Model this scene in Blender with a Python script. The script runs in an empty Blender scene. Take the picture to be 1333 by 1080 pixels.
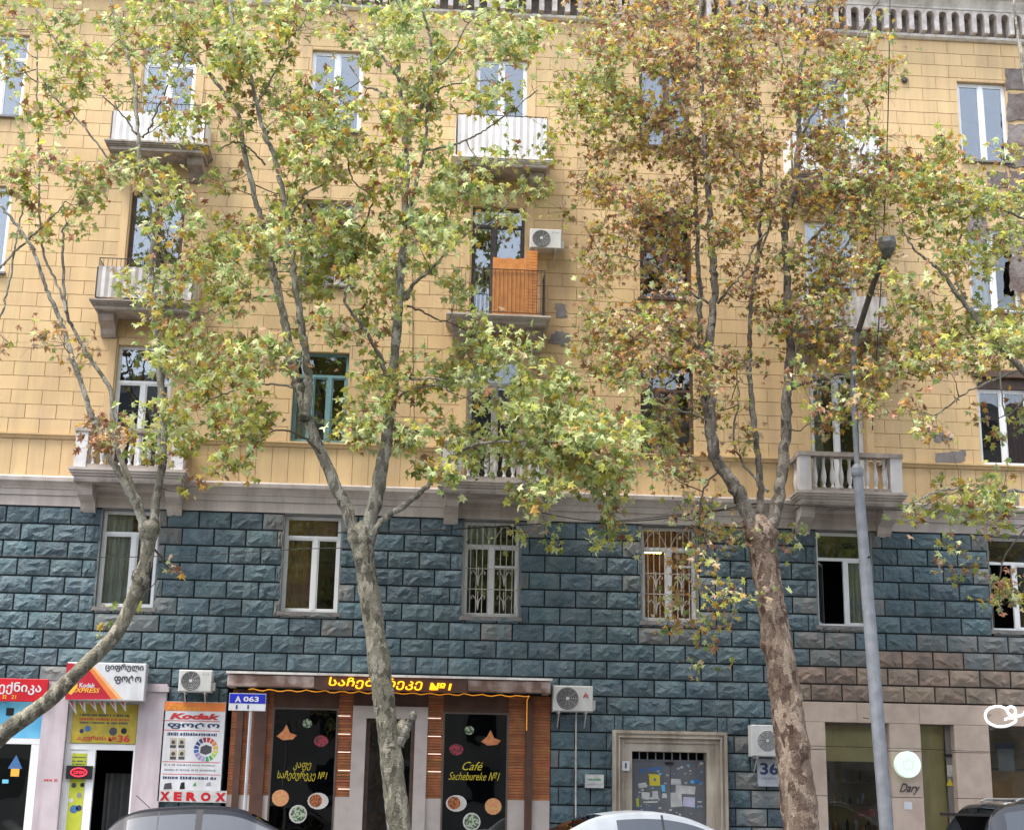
import bpy, math, random
import numpy as np
from mathutils import noise as mnoise
from mathutils import Vector, Matrix, Euler
random.seed(11); rng = np.random.default_rng(5)
SC = bpy.context.scene
COL = SC.collection
R = math.radians
# ---------------------------------------------------------------- camera
CX, CD, CH = 6.95445, 32.68349, 1.6
YAW, PIT, ROL, FPX = 0.06357, 0.25926, 0.01837, 1914.507
_cy, _sy, _cp, _sp = math.cos(YAW), math.sin(YAW), math.cos(PIT), math.sin(PIT)
FW = Vector((_sy*_cp, _cy*_cp, _sp)); _r = Vector((_cy, -_sy, 0)); _u = _r.cross(FW)
RT = _r*math.cos(ROL) + _u*math.sin(ROL); UP = -_r*math.sin(ROL) + _u*math.cos(ROL)
CAMP = Vector((CX, -CD, CH))
cam = bpy.data.cameras.new('camera'); camo = bpy.data.objects.new('camera', cam); COL.objects.link(camo)
cam.sensor_fit = 'HORIZONTAL'; cam.sensor_width = 36.0; cam.lens = FPX/1333.0*36.0
cam.clip_start = 0.1; cam.clip_end = 3000
m = Matrix.Identity(4)
for i in range(3):
    m[i][0] = RT[i]; m[i][1] = UP[i]; m[i][2] = -FW[i]; m[i][3] = CAMP[i]
camo.matrix_world = m
SC.camera = camo
# ---------------------------------------------------------------- light
SUN_EL, SUN_AZ = R(64), R(232)          # azimuth measured clockwise from +Y (north)
w = bpy.data.worlds.new('World'); SC.world = w; w.use_nodes = True
nt = w.node_tree; nt.nodes.clear()
sky = nt.nodes.new('ShaderNodeTexSky'); sky.sky_type = 'NISHITA'; sky.sun_disc = False
sky.sun_elevation = SUN_EL; sky.sun_rotation = SUN_AZ; sky.air_density = 1.0; sky.dust_density = 1.6; sky.ozone_density = 1.0
hs = nt.nodes.new('ShaderNodeHueSaturation'); hs.inputs['Saturation'].default_value = 0.42
bg = nt.nodes.new('ShaderNodeBackground'); bg.inputs[1].default_value = 0.15
wo = nt.nodes.new('ShaderNodeOutputWorld')
nt.links.new(sky.outputs[0], hs.inputs['Color']); nt.links.new(hs.outputs[0], bg.inputs[0]); nt.links.new(bg.outputs[0], wo.inputs[0])
sl = bpy.data.lights.new('sun', 'SUN'); sl.energy = 1.3; sl.angle = R(18); sl.color = (1.0, 0.93, 0.83)
so = bpy.data.objects.new('sun', sl); COL.objects.link(so)
sd = Vector((math.sin(SUN_AZ)*math.cos(SUN_EL), math.cos(SUN_AZ)*math.cos(SUN_EL), math.sin(SUN_EL)))
so.rotation_euler = sd.to_track_quat('Z', 'Y').to_euler(); so.location = (0, -20, 40)
vs = SC.view_settings; vs.view_transform = 'Standard'; vs.look = 'None'; vs.gamma = 1.0; vs.exposure = 2.03
try: vs.use_curve_mapping = False
except Exception: pass
SC.cycles.max_bounces = 8; SC.cycles.transparent_max_bounces = 12

# ---------------------------------------------------------------- geometry of the view (photo px -> point at depth Y)
def P(px, py, Y=0.0):
    d = FW + RT*((px-666.5)/FPX) - UP*((py-540)/FPX)
    t = (CD+Y)/d.y
    return CAMP + d*t
def RC(x0, y0, x1, y1, Y=0.0):
    a, b, c, d = P(x0, (y0+y1)/2, Y).x, P(x1, (y0+y1)/2, Y).x, P((x0+x1)/2, y1, Y).z, P((x0+x1)/2, y0, Y).z
    return a, b, c, d
# ---------------------------------------------------------------- materials
def _n(t, typ, **kw):
    n = t.nodes.new(typ)
    for k, v in kw.items(): setattr(n, k, v)
    return n
MATS = {}
def mat(name, col, rough=0.7, col2=None, scale=3.0, bump=0.0, bscale=30.0, metal=0.0, isl=0.0, streak=None, obj_rand=0.0, detail=5.0, spec=0.5, coat=0.0, contrast=(0.35, 0.65), trans=0.0):
    if name in MATS: return MATS[name]
    mt = bpy.data.materials.new(name); mt.use_nodes = True; t = mt.node_tree
    b = t.nodes['Principled BSDF']; L = t.links.new
    b.inputs['Roughness'].default_value = rough; b.inputs['Metallic'].default_value = metal
    b.inputs['Specular IOR Level'].default_value = spec; b.inputs['Coat Weight'].default_value = coat
    geo = _n(t, 'ShaderNodeNewGeometry')
    cur = None
    c1 = (*col, 1); c2 = (*(col2 or tuple(min(1, c*0.78) for c in col)), 1)
    nz = _n(t, 'ShaderNodeTexNoise'); nz.inputs['Scale'].default_value = scale; nz.inputs['Detail'].default_value = detail
    L(geo.outputs['Position'], nz.inputs['Vector'])
    cr = _n(t, 'ShaderNodeValToRGB'); cr.color_ramp.elements[0].position = contrast[0]; cr.color_ramp.elements[1].position = contrast[1]
    cr.color_ramp.elements[0].color = c1; cr.color_ramp.elements[1].color = c2
    L(nz.outputs[0], cr.inputs[0]); cur = cr.outputs[0]
    if streak:
        scol, amt = streak
        mp = _n(t, 'ShaderNodeMapping'); mp.inputs['Scale'].default_value = (2.6, 2.6, 0.22)
        L(geo.outputs['Position'], mp.inputs[0])
        n2 = _n(t, 'ShaderNodeTexNoise'); n2.inputs['Scale'].default_value = 1.0; n2.inputs['Detail'].default_value = 6; n2.inputs['Roughness'].default_value = .65
        L(mp.outputs[0], n2.inputs['Vector'])
        r2 = _n(t, 'ShaderNodeMapRange'); r2.inputs[1].default_value = .44; r2.inputs[2].default_value = .70; r2.inputs[4].default_value = amt
        L(n2.outputs[0], r2.inputs[0])
        mx = _n(t, 'ShaderNodeMixRGB'); mx.inputs[2].default_value = (*scol, 1)
        L(r2.outputs[0], mx.inputs[0]); L(cur, mx.inputs[1]); cur = mx.outputs[0]
    if isl or obj_rand:
        oi = _n(t, 'ShaderNodeObjectInfo')
        ad = _n(t, 'ShaderNodeMath', operation='ADD'); L(geo.outputs['Random Per Island'], ad.inputs[0]); L(oi.outputs['Random'], ad.inputs[1])
        fr = _n(t, 'ShaderNodeMath', operation='FRACT'); L(ad.outputs[0], fr.inputs[0])
        mr = _n(t, 'ShaderNodeMapRange'); a = isl or obj_rand
        mr.inputs[3].default_value = 1-a; mr.inputs[4].default_value = 1+a; L(fr.outputs[0], mr.inputs[0])
        h = _n(t, 'ShaderNodeHueSaturation'); L(mr.outputs[0], h.inputs['Value'])
        wn = _n(t, 'ShaderNodeTexWhiteNoise', noise_dimensions='1D'); L(fr.outputs[0], wn.inputs['W'])
        m3 = _n(t, 'ShaderNodeMapRange'); m3.inputs[3].default_value = .5-a*.06; m3.inputs[4].default_value = .5+a*.06
        L(wn.outputs[0], m3.inputs[0]); L(m3.outputs[0], h.inputs['Hue'])
        L(cur, h.inputs['Color']); cur = h.outputs[0]
    L(cur, b.inputs['Base Color'])
    if bump:
        nb = _n(t, 'ShaderNodeTexNoise'); nb.inputs['Scale'].default_value = bscale; nb.inputs['Detail'].default_value = 7; nb.inputs['Roughness'].default_value = .62
        L(geo.outputs['Position'], nb.inputs['Vector'])
        bp = _n(t, 'ShaderNodeBump'); bp.inputs['Strength'].default_value = 1.0; bp.inputs['Distance'].default_value = bump
        L(nb.outputs[0], bp.inputs['Height']); L(bp.outputs[0], b.inputs['Normal'])
    if trans:
        tl = _n(t, 'ShaderNodeBsdfTranslucent'); L(cur, tl.inputs[0]); ms = _n(t, 'ShaderNodeMixShader'); ms.inputs[0].default_value = trans
        L(b.outputs[0], ms.inputs[1]); L(tl.outputs[0], ms.inputs[2]); L(ms.outputs[0], t.nodes['Material Output'].inputs[0])
    MATS[name] = mt
    return mt
def glass(name, refl=0.3, tint=(0.93, 0.96, 0.95), wav=0.004):
    if name in MATS: return MATS[name]
    mt = bpy.data.materials.new(name); mt.use_nodes = True; t = mt.node_tree; t.nodes.clear(); L = t.links.new
    o = _n(t, 'ShaderNodeOutputMaterial'); tr = _n(t, 'ShaderNodeBsdfTransparent'); tr.inputs[0].default_value = (*tint, 1)
    gl = _n(t, 'ShaderNodeBsdfGlossy'); gl.inputs['Roughness'].default_value = .015; gl.inputs[0].default_value = (.95, .97, 1, 1)
    lw = _n(t, 'ShaderNodeFresnel'); lw.inputs['IOR'].default_value = 1.5
    md = _n(t, 'ShaderNodeMath', operation='ADD'); md.inputs[1].default_value = refl-.04; md.use_clamp = True
    L(lw.outputs[0], md.inputs[0]); mx = _n(t, 'ShaderNodeMixShader'); L(md.outputs[0], mx.inputs[0]); L(tr.outputs[0], mx.inputs[1]); L(gl.outputs[0], mx.inputs[2])
    geo = _n(t, 'ShaderNodeNewGeometry'); nz = _n(t, 'ShaderNodeTexNoise'); nz.inputs['Scale'].default_value = 1.6; nz.inputs['Detail'].default_value = 1
    L(geo.outputs['Position'], nz.inputs['Vector']); bp = _n(t, 'ShaderNodeBump'); bp.inputs['Distance'].default_value = wav; L(nz.outputs[0], bp.inputs['Height'])
    L(bp.outputs[0], gl.inputs['Normal']); L(mx.outputs[0], o.inputs[0])
    MATS[name] = mt; return mt
def emis(name, col, s):
    if name in MATS: return MATS[name]
    mt = bpy.data.materials.new(name); mt.use_nodes = True; b = mt.node_tree.nodes['Principled BSDF']
    b.inputs['Base Color'].default_value = (*col, 1); b.inputs['Emission Color'].default_value = (*col, 1); b.inputs['Emission Strength'].default_value = s
    MATS[name] = mt; return mt

M_YEL = mat('ochre_plaster', (.615, .44, .235), .85, (.53, .37, .19), .7, .006, 45, isl=.055, streak=((.33, .24, .15), .5))
M_GROOVE = mat('groove_plaster', (.50, .35, .18), .9, scale=1)
M_TEAL = mat('painted_rock_face', (.062, .106, .128), .72, (.112, .158, .178), 3.4, .06, 11, isl=.20, streak=((.12, .13, .13), .3), spec=.4)
M_TEAL_F = mat('faded_rock_face', (.17, .17, .165), .8, (.11, .14, .148), 3, .022, 9, isl=.18, streak=((.2, .17, .14), .5))
M_TAN = mat('bare_rock_face', (.27, .20, .15), .85, (.16, .13, .105), 3, .022, 9, isl=.2)
M_JOINT = mat('dark_joint', (.010, .014, .017), .9)
M_STONE = mat('cornice_stone', (.52, .46, .42), .8, (.43, .38, .345), 1.2, .006, 30, streak=((.24, .20, .18), .6))
M_STONE_D = mat('weathered_stone', (.44, .38, .34), .85, (.28, .24, .21), 2.5, .01, 25, streak=((.14, .12, .11), .8))
M_CORN = mat('white_cornice', (.80, .77, .74), .75, (.66, .62, .58), 1.5, .004, 30, streak=((.25, .22, .2), .6))
M_DENT = mat('dirty_dentil', (.66, .60, .56), .8, (.42, .36, .32), 5, .006, 30)
M_WHITE = mat('white_pvc', (.74, .75, .76), .35, (.66, .67, .68), 2)
M_WOODW = mat('weathered_white_wood', (.48, .45, .42), .7, (.3, .27, .24), 8, .003, 60)
M_TEALW = mat('teal_painted_wood', (.10, .20, .22), .6, (.14, .26, .27), 6)
M_BROWNW = mat('brown_wood_frame', (.10, .055, .035), .6, (.06, .035, .025), 6)
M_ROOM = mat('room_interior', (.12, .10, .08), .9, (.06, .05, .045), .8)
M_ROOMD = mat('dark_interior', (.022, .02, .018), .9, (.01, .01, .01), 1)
M_CURT = mat('pale_curtain', (.50, .52, .46), .9, (.34, .37, .31), 2)
M_CURTB = mat('brown_curtain', (.46, .26, .12), .9, (.28, .14, .06), 4)
M_CURTR = mat('red_brown_curtain', (.13, .03, .03), .9)
M_IRON = mat('white_grille_iron', (.55, .52, .46), .6, (.36, .33, .3), 9)
M_DKIRON = mat('dark_iron', (.035, .032, .032), .6, (.07, .05, .04), 9)
M_SHEET = mat('corrugated_sheet', (.50, .48, .47), .6, (.36, .33, .32), 2.5, streak=((.22, .17, .14), .6))
M_SHEETW = mat('white_balcony_sheet', (.68, .67, .68), .6, (.56, .54, .54), 2, streak=((.4, .36, .33), .5))
M_CEM = mat('grey_cement_patch', (.21, .195, .19), .9, (.15, .14, .135), 5, .01, 25)
M_GL = glass('window_glass', .065)
M_GLH = glass('sky_window_glass', .12, (.8, .85, .88))
M_GLS = glass('shop_glass', .06, (.93, .95, .93))

# ---------------------------------------------------------------- mesh helper
WP = {}
class MB:
    def __init__(s): s.v = []; s.f = []; s.mi = []; s.cur = 0
    def add(s, vs_, fs):
        b = len(s.v); s.v += [tuple(p) for p in vs_]
        for f in fs: s.f.append(tuple(b+i for i in f)); s.mi.append(s.cur)
        return s
    def box(s, x0, x1, y0, y1, z0, z1, bev=0.0):
        if bev <= 0:
            vs_ = [(x0,y0,z0),(x1,y0,z0),(x1,y1,z0),(x0,y1,z0),(x0,y0,z1),(x1,y0,z1),(x1,y1,z1),(x0,y1,z1)]
            return s.add(vs_, [(3,2,1,0),(4,5,6,7),(0,1,5,4),(1,2,6,5),(2,3,7,6),(3,0,4,7)])
        b = bev   # front-edge chamfer (front = y0)
        vs_ = [(x0+b,y0,z0+b),(x1-b,y0,z0+b),(x1-b,y0,z1-b),(x0+b,y0,z1-b),(x0,y0+b,z0),(x1,y0+b,z0),(x1,y0+b,z1),(x0,y0+b,z1),(x0,y1,z0),(x1,y1,z0),(x1,y1,z1),(x0,y1,z1)]
        return s.add(vs_, [(0,1,2,3),(4,5,1,0),(5,6,2,1),(6,7,3,2),(7,4,0,3),(8,9,5,4),(9,10,6,5),(10,11,7,6),(11,8,4,7),(11,10,9,8)])
    def prism(s, poly, y0, y1):            # poly: list of (x,z) counter-clockwise seen from -Y
        n = len(poly)
        vs_ = [(x, y0, z) for x, z in poly] + [(x, y1, z) for x, z in poly]
        fs = [tuple(range(n)), tuple(range(2*n-1, n-1, -1))] + [(i, i+n, (i+1) % n+n, (i+1) % n) for i in range(n)]
        return s.add(vs_, fs)
    def extr_x(s, prof, x0, x1):           # prof: list of (y,z), extruded along X
        n = len(prof)
        vs_ = [(x0, y, z) for y, z in prof] + [(x1, y, z) for y, z in prof]
        fs = [tuple(range(n-1, -1, -1)), tuple(range(n, 2*n))] + [(i, (i+1) % n, (i+1) % n+n, i+n) for i in range(n)]
        return s.add(vs_, fs)
    def lathe(s, c, prof, seg=10, axis='Z'):
        vs_ = []; fs = []
        for r, h in prof:
            for k in range(seg):
                a = 2*math.pi*k/seg
                if axis == 'Z': vs_.append((c[0]+r*math.cos(a), c[1]+r*math.sin(a), c[2]+h))
                else: vs_.append((c[0]+r*math.cos(a), c[1]+h, c[2]+r*math.sin(a)))
        for i in range(len(prof)-1):
            for k in range(seg):
                q = (i*seg+k, i*seg+(k+1) % seg, (i+1)*seg+(k+1) % seg, (i+1)*seg+k)
                fs.append(q if axis == 'Z' else q[::-1])
        e = tuple(range(seg)); t = tuple(range((len(prof)-1)*seg, len(prof)*seg))
        fs.append(e[::-1] if axis == 'Z' else e); fs.append(t if axis == 'Z' else t[::-1])
        return s.add(vs_, fs)
    def tube(s, pts, rad, seg=8, rough=0.0):
        pts = [Vector(p) for p in pts]; n = len(pts)
        if not hasattr(rad, '__len__'): rad = [rad]*n
        vs_ = []; fs = []; ref = None
        for i, p in enumerate(pts):
            d = (pts[min(i+1, n-1)]-pts[max(i-1, 0)]);
            if d.length < 1e-9: d = Vector((0, 0, 1))
            d.normalize()
            if ref is None:
                ref = Vector((0, 1, 0)) if abs(d.y) < .9 else Vector((1, 0, 0))
            a = d.cross(ref).normalized(); b = a.cross(d).normalized(); ref = b
            for k in range(seg):
                t = 2*math.pi*k/seg
                u_ = a*math.cos(t)+b*math.sin(t); rr = rad[i]
                if rough:
                    q_ = p+u_*rr; rr *= 1+rough*2.2*mnoise.noise(q_*2.3)+rough*1.3*mnoise.noise(q_*9)+rough*.6*mnoise.noise(q_*27)
                vs_.append(p+u_*rr)
        for i in range(n-1):
            for k in range(seg):
                fs.append((i*seg+k, i*seg+(k+1) % seg, (i+1)*seg+(k+1) % seg, (i+1)*seg+k))
        fs.append(tuple(range(seg))[::-1]); fs.append(tuple(range((n-1)*seg, n*seg)))
        return s.add(vs_, fs)
    def mesh(s, name, mats, org=(0, 0, 0), smooth=False):
        me = bpy.data.meshes.new(name)
        o = Vector(org)
        me.from_pydata([(x-o.x, y-o.y, z-o.z) for x, y, z in s.v], [], s.f)
        if not isinstance(mats, (list, tuple)): mats = [mats]
        for m_ in mats: me.materials.append(m_)
        if len(mats) > 1: me.polygons.foreach_set('material_index', s.mi)
        if smooth: me.polygons.foreach_set('use_smooth', [True]*len(me.polygons))
        me.update(); return me
    def build(s, name, mats, parent=None, smooth=False, kind=None):
        a = np.array(s.v); lo = a.min(0); hi = a.max(0)
        c = Vector(((lo[0]+hi[0])/2, (lo[1]+hi[1])/2, lo[2]))
        me = s.mesh(name, mats, c, smooth)
        o = bpy.data.objects.new(name, me); COL.objects.link(o)
        WP[o.name] = c
        if parent is not None:
            o.parent = parent; o.location = c - WP[parent.name]
        else: o.location = c
        if kind: o['kind'] = kind
        return o
def bx(name, m_, parent, *a, bev=0, **k):
    return MB().box(*a, bev=bev).build(name, m_, parent, **k)
def thing(name, label, cat, loc, group=None):
    o = bpy.data.objects.new(name, None); COL.objects.link(o); o.location = loc; WP[o.name] = Vector(loc)
    o.empty_display_size = .3; o['label'] = label; o['category'] = cat
    if group: o['group'] = group
    return o
def tag(o, label=None, cat=None, group=None):
    if label: o['label'] = label
    if cat: o['category'] = cat
    if group: o['group'] = group
    return o
def link_shared(name, me, loc, parent, scale=None, rot=None):
    o = bpy.data.objects.new(name, me); COL.objects.link(o); o.parent = parent
    o.location = Vector(loc) - (WP[parent.name] if parent is not None else Vector())
    if scale: o.scale = scale
    if rot is not None: o.rotation_euler = rot
    return o
_dg = None
def text(name, s, rect, y, m_, parent, shear=0.0, bold=0.0, ext=.004, kind=None):
    """real lettering filling rect=(x0,x1,z0,z1) on plane y, facing -Y"""
    cu = bpy.data.curves.new(name, 'FONT'); cu.body = s; cu.size = 1.0; cu.shear = shear; cu.offset = bold; cu.resolution_u = 3
    t = bpy.data.objects.new(name+'_tmp', cu); COL.objects.link(t)
    dg = bpy.context.evaluated_depsgraph_get(); me = bpy.data.meshes.new_from_object(t.evaluated_get(dg))
    COL.objects.unlink(t); bpy.data.objects.remove(t)
    n = len(me.vertices)
    if n == 0: return None
    a = np.empty(n*3, dtype=np.float32); me.vertices.foreach_get('co', a); a = a.reshape(-1, 3)
    lo, hi = a.min(0), a.max(0); x0, x1, z0, z1 = rect
    mb = MB(); sx = (x1-x0)/max(hi[0]-lo[0], 1e-6); sz = (z1-z0)/max(hi[1]-lo[1], 1e-6)
    front = [(x0+(p[0]-lo[0])*sx, y-ext, z0+(p[1]-lo[1])*sz) for p in a]
    faces = [tuple(p.vertices) for p in me.polygons]
    # thickness: outline edges extruded back
    cnt = {}
    for f in faces:
        for i in range(len(f)):
            e = (f[i], f[(i+1) % len(f)]); cnt[e] = 1
    mb.v = front + [(p[0], y, p[2]) for p in front]
    mb.f = list(faces)
    for (i, j) in cnt:
        if (j, i) not in cnt: mb.f.append((i, i+n, j+n, j))
    mb.mi = [0]*len(mb.f)
    bpy.data.meshes.remove(me)
    o = mb.build(name, m_, parent)
    if kind: o['kind'] = kind
    return o
# ================================================================ SETTING
def struct(o): o['kind'] = 'structure'; return o
M_ASPH = mat('asphalt', (.055, .055, .057), .9, (.04, .04, .042), 2, .004, 60)
M_PAVE = mat('pavement_slabs', (.27, .26, .25), .85, (.2, .19, .185), 2, .004, 40)
M_KERB = mat('kerb_stone', (.33, .32, .30), .85, scale=3)
M_PAINT = mat('road_paint', (.7, .7, .68), .7, (.5, .5, .48), 6)
struct(bx('ground', M_ASPH, None, -400, 400, -400, 400, -.3, -.01))
struct(bx('road', M_ASPH, None, -120, 140, -29.5, -5.6, -.2, 0.0))
struct(bx('pavement', M_PAVE, None, -120, 140, -5.45, -.05, -.2, .13))
struct(bx('kerb', M_KERB, None, -120, 140, -5.6, -5.45, -.2, .14))
struct(bx('far_pavement', M_PAVE, None, -120, 140, -45.9, -29.65, -.2, .13))
struct(bx('far_kerb', M_KERB, None, -120, 140, -29.65, -29.5, -.2, .14))
mb = MB()
for i in range(-8, 10):
    for yy in (-12.5, -22.5): mb.box(i*9, i*9+4, yy-.07, yy+.07, .0, .004)
for yy in (-17.4, -17.7): mb.box(-120, 140, yy-.06, yy+.06, 0, .004)
struct(mb.build('lane_markings', M_PAINT))
mb = MB()
for i in range(-30, 60):
    for j in range(6): mb.box(i*.9+.01, i*.9+.89, -5.4+j*.9+.01, -5.4+j*.9+.89 if j < 5 else -.06, .13, .137)
struct(mb.build('paving_slabs', M_PAVE)); 

# ================================================================ APARTMENT BUILDING
S = 4.0; WW = 1.262
TOP = {2: 7.77, 3: 11.60, 4: 15.37, 5: 19.28}
FLO = {3: 8.52, 4: 12.40, 5: 16.28}          # balcony floor levels
BX0, BX1 = -14.0, 34.0
UY, LY = -.10, -.14
bld = thing('apartment_building', 'long ochre plastered apartment building on a dark teal rock faced stone base, with balconies', 'building', (8, 0, 0))
holes = []                                    # (x0,x1,z0,z1) through the walls
wins = []
for k in range(-3, 9):
    x0 = k*S; x1 = x0+WW
    for f in (2, 3, 4, 5):
        if f == 2 and k < 0: continue
        door = (f > 2 and k % 2 == 0)
        z1 = TOP[f]; z0 = FLO[f]-.02 if door else z1-2.15
        holes.append((x0, x1, z0, z1)); wins.append((k, f, door, x0, x1, z0, z1))
XL1 = P(213, 985, LY).x            # right edge of photo shop
ZL1 = P(130, 912, LY).z
XC0, XC1, _, ZC1 = RC(297, 900, 717, 904, LY)
XD0, XD1, _, ZD1 = RC(800, 952, 946, 953, LY)
XS0 = P(1041, 990, LY).x; ZS1 = P(1160, 914, LY).z
low_holes = [(BX0+.6, XL1, -.1, ZL1), (XC0, XC1, -.1, ZC1), (XD0, XD1, -.1, ZD1), (XS0, 31.5, -.1, ZS1)]
print('shop edges', XL1, ZL1, XC0, XC1, ZC1, XD0, XD1, ZD1, XS0, ZS1)
def subtract(rect, hs):
    out = [rect]
    for h in hs:
        nx = []
        for r in out:
            if h[0] >= r[1] or h[1] <= r[0] or h[2] >= r[3] or h[3] <= r[2]: nx.append(r); continue
            if h[0] > r[0]: nx.append((r[0], h[0], r[2], r[3]))
            if h[1] < r[1]: nx.append((h[1], r[1], r[2], r[3]))
            a, b = max(r[0], h[0]), min(r[1], h[1])
            if h[2] > r[2]: nx.append((a, b, r[2], h[2]))
            if h[3] < r[3]: nx.append((a, b, h[3], r[3]))
        out = nx
    return out
def wall_core(name, m_, x0, x1, z0, z1, y0, hs):
    xs = sorted({x0, x1, *[h[i] for h in hs for i in (0, 1) if x0 < h[i] < x1]})
    mb = MB()
    for a, b in zip(xs[:-1], xs[1:]):
        c = (a+b)/2; cuts = sorted((max(h[2], z0), min(h[3], z1)) for h in hs if h[0] < c < h[1] and h[3] > z0 and h[2] < z1)
        z = z0
        for p, q in cuts:
            if p > z: mb.box(a, b, y0, .32, z, p)
            z = max(z, q)
        if z < z1: mb.box(a, b, y0, .32, z, z1)
    return mb.build(name, m_, bld)
uw = wall_core('upper_wall', [M_GROOVE], BX0, BX1, 7.8, 20.5, UY, holes)
lw = wall_core('lower_wall', [M_JOINT], BX0, BX1, 0, 7.8, LY, holes+low_holes)
# body behind the front
bx('building_side', M_YEL, bld, BX0-.02, BX0, .0, 14, 0, 21.9); bx('building_side', M_YEL, bld, BX1, BX1+.02, 0, 14, 0, 21.9)
bx('rear_wall', M_YEL, bld, BX0-.02, BX1+.02, 14, 14.1, 0, 21.9)
bx('roof', mat('roof_felt', (.09, .085, .08), .9), bld, BX0-.3, BX1+.3, -.3, 14.2, 22.02, 22.3)
# reveals lined in the wall's own plaster
mb = MB(); mb2 = MB()
for k, f, door, x0, x1, z0, z1 in wins:
    t = MB(); yy = UY-.012 if f > 2 else LY-.03; e = .006
    t.box(x0-.03, x0+e, yy, .0, z0, z1); t.box(x1-e, x1+.03, yy, .0, z0, z1); t.box(x0+e, x1-e, yy, 0, z1-e, z1+.03)
    t.build('window_reveal', M_YEL if f > 2 else M_TEAL_F, bld)

def in_frame(x, y, z, mrg=15):
    v = Vector((x, y, z))-CAMP; w_ = v.dot(FW)
    px = 666.5+FPX*v.dot(RT)/w_; py = 540-FPX*v.dot(UP)/w_
    return -mrg < px < 1333+mrg and -mrg < py < 1080+mrg
def camdist(x, y, z): return (Vector((x, y, z))-CAMP).length
# --- rock faced blocks -------------------------------------------------
def rock(seed):
    r = random.Random(seed); nx, nz = 6, 4; mb = MB(); vs_ = []
    for j in range(nz+1):
        for i in range(nx+1):
            u, v = i/nx, j/nz; edge = i in (0, nx) or j in (0, nz)
            mu = .028; mv = .055
            uu = mu+(1-2*mu)*u; vv = mv+(1-2*mv)*v
            if edge: y = -.03
            else:
                y = -.034-(.004+.048*r.random()**1.4)*(1.2-.6*abs(v-.42)*1.6)
                uu += r.uniform(-.06, .06); vv += r.uniform(-.09, .09)
            vs_.append((uu, y, vv))
    fs = []
    for j in range(nz):
        for i in range(nx):
            a = j*(nx+1)+i; b = a+1; c = a+nx+2; d = a+nx+1
            if r.random() < .5: fs += [(a, b, c), (a, c, d)]
            else: fs += [(a, b, d), (b, c, d)]
    mb.add(vs_, fs)
    c0 = [(.018, 0, .035), (.982, 0, .035), (.982, 0, .965), (.018, 0, .965)]
    cf = [vs_[0], vs_[nx], vs_[-1], vs_[nz*(nx+1)]]
    mb.add(c0+cf, [(0, 1, 5, 4), (1, 2, 6, 5), (2, 3, 7, 6), (3, 0, 4, 7)])
    return mb
rocks = [rock(i) for i in range(14)]
RM = {}
for i, q in enumerate(rocks):
    for nm, mm in (('t', M_TEAL), ('f', M_TEAL_F), ('b', M_TAN)):
        RM[(i, nm)] = q.mesh('stone_block', mm)
rowh, blen = .385, .70
blocks = []
for j in range(21):
    z1 = 7.79-j*rowh; z0 = z1-rowh
    if z1 < .1: break
    x = BX0+(j % 2)*blen/2+.02-blen
    while x < BX1:
        for r in subtract((max(x, BX0), min(x+blen, BX1), max(z0, .02), z1), holes+low_holes):
            if r[1]-r[0] > .06 and r[3]-r[2] > .06: blocks.append(r)
        x += blen
def bmatkey(r):
    cx, cz = (r[0]+r[1])/2, (r[2]+r[3])/2
    if cx > 15.35 and cz < 4.72: return 'b'
    if 17.0 < cx < 19.2 and cz < 5.05: return 'b' if random.random() < .85 else 'f'
    if 15.5 < cx and cz < 5.45 and random.random() < .45: return 'f'
    if cx > 14.2 and cx < 15.5 and cz < 3.0: return 'f' if random.random() < .65 else 't'
    for k in range(0, 9):
        if abs(cx-(k*S-.15)) < .3 and cz > 5.4 and random.random() < .22: return 'f'
        if abs(cx-(k*S+WW+.15)) < .3 and cz > 5.4 and random.random() < .35: return 'f'
        if k*S-.1 < cx < k*S+WW+.1 and 5.2 < cz < 5.65 and random.random() < .7: return 'f'
    return 'f' if random.random() < .015 else 't'
cand = [(camdist((r[0]+r[1])/2, LY, (r[2]+r[3])/2), i) for i, r in enumerate(blocks) if in_frame((r[0]+r[1])/2, LY, (r[2]+r[3])/2) and (r[1]-r[0])*(r[3]-r[2]) > .1]
cand.sort(); chosen = {i for _, i in cand[:300]}
print('stone blocks', len(blocks), 'visible', len(cand))
sb = MB()
for i, r in enumerate(blocks):
    key = bmatkey(r); q = random.randrange(len(rocks)); s_ = (r[1]-r[0], 1.0 if r[1]-r[0] > .3 else .75, r[3]-r[2])
    if i in chosen: link_shared('stone_block', RM[(q, key)], (r[0], LY, r[2]), lw, s_)
    else:
        sb.cur = 'tfb'.index(key)
        sb.add([(r[0]+a*s_[0], LY+b*s_[1], r[2]+c*s_[2]) for a, b, c in rocks[q].v], rocks[q].f)
sb.build('stone_block', [M_TEAL, M_TEAL_F, M_TAN], lw, kind='stuff')
# --- ochre plaster panels -----------------------------------------------
pan = []
rh, pl_ = .33, .69
j = 0; z = 9.46
while z < 20.42:
    z1 = min(z+rh, 20.46); x = BX0-(j % 2)*pl_/2
    while x < BX1:
        for r in subtract((max(x, BX0), min(x+pl_, BX1), z, z1), holes):
            if r[1]-r[0] > .05 and r[3]-r[2] > .05: pan.append(r)
        x += pl_
    z = z1; j += 1
x = BX0
while x < BX1:                       # tall soldier course above the string course
    for r in subtract((x, min(x+.36, BX1), 8.44, 9.32), holes):
        if r[1]-r[0] > .05 and r[3]-r[2] > .05: pan.append(r)
    x += .36
unit = MB().box(0, 1, -.014, 0, 0, 1, bev=.009).mesh('wall_panel', M_YEL)
g = .0045
cand = [(camdist((r[0]+r[1])/2, UY, (r[2]+r[3])/2), i) for i, r in enumerate(pan) if in_frame((r[0]+r[1])/2, UY, (r[2]+r[3])/2) and r[1]-r[0] > .5]
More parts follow.
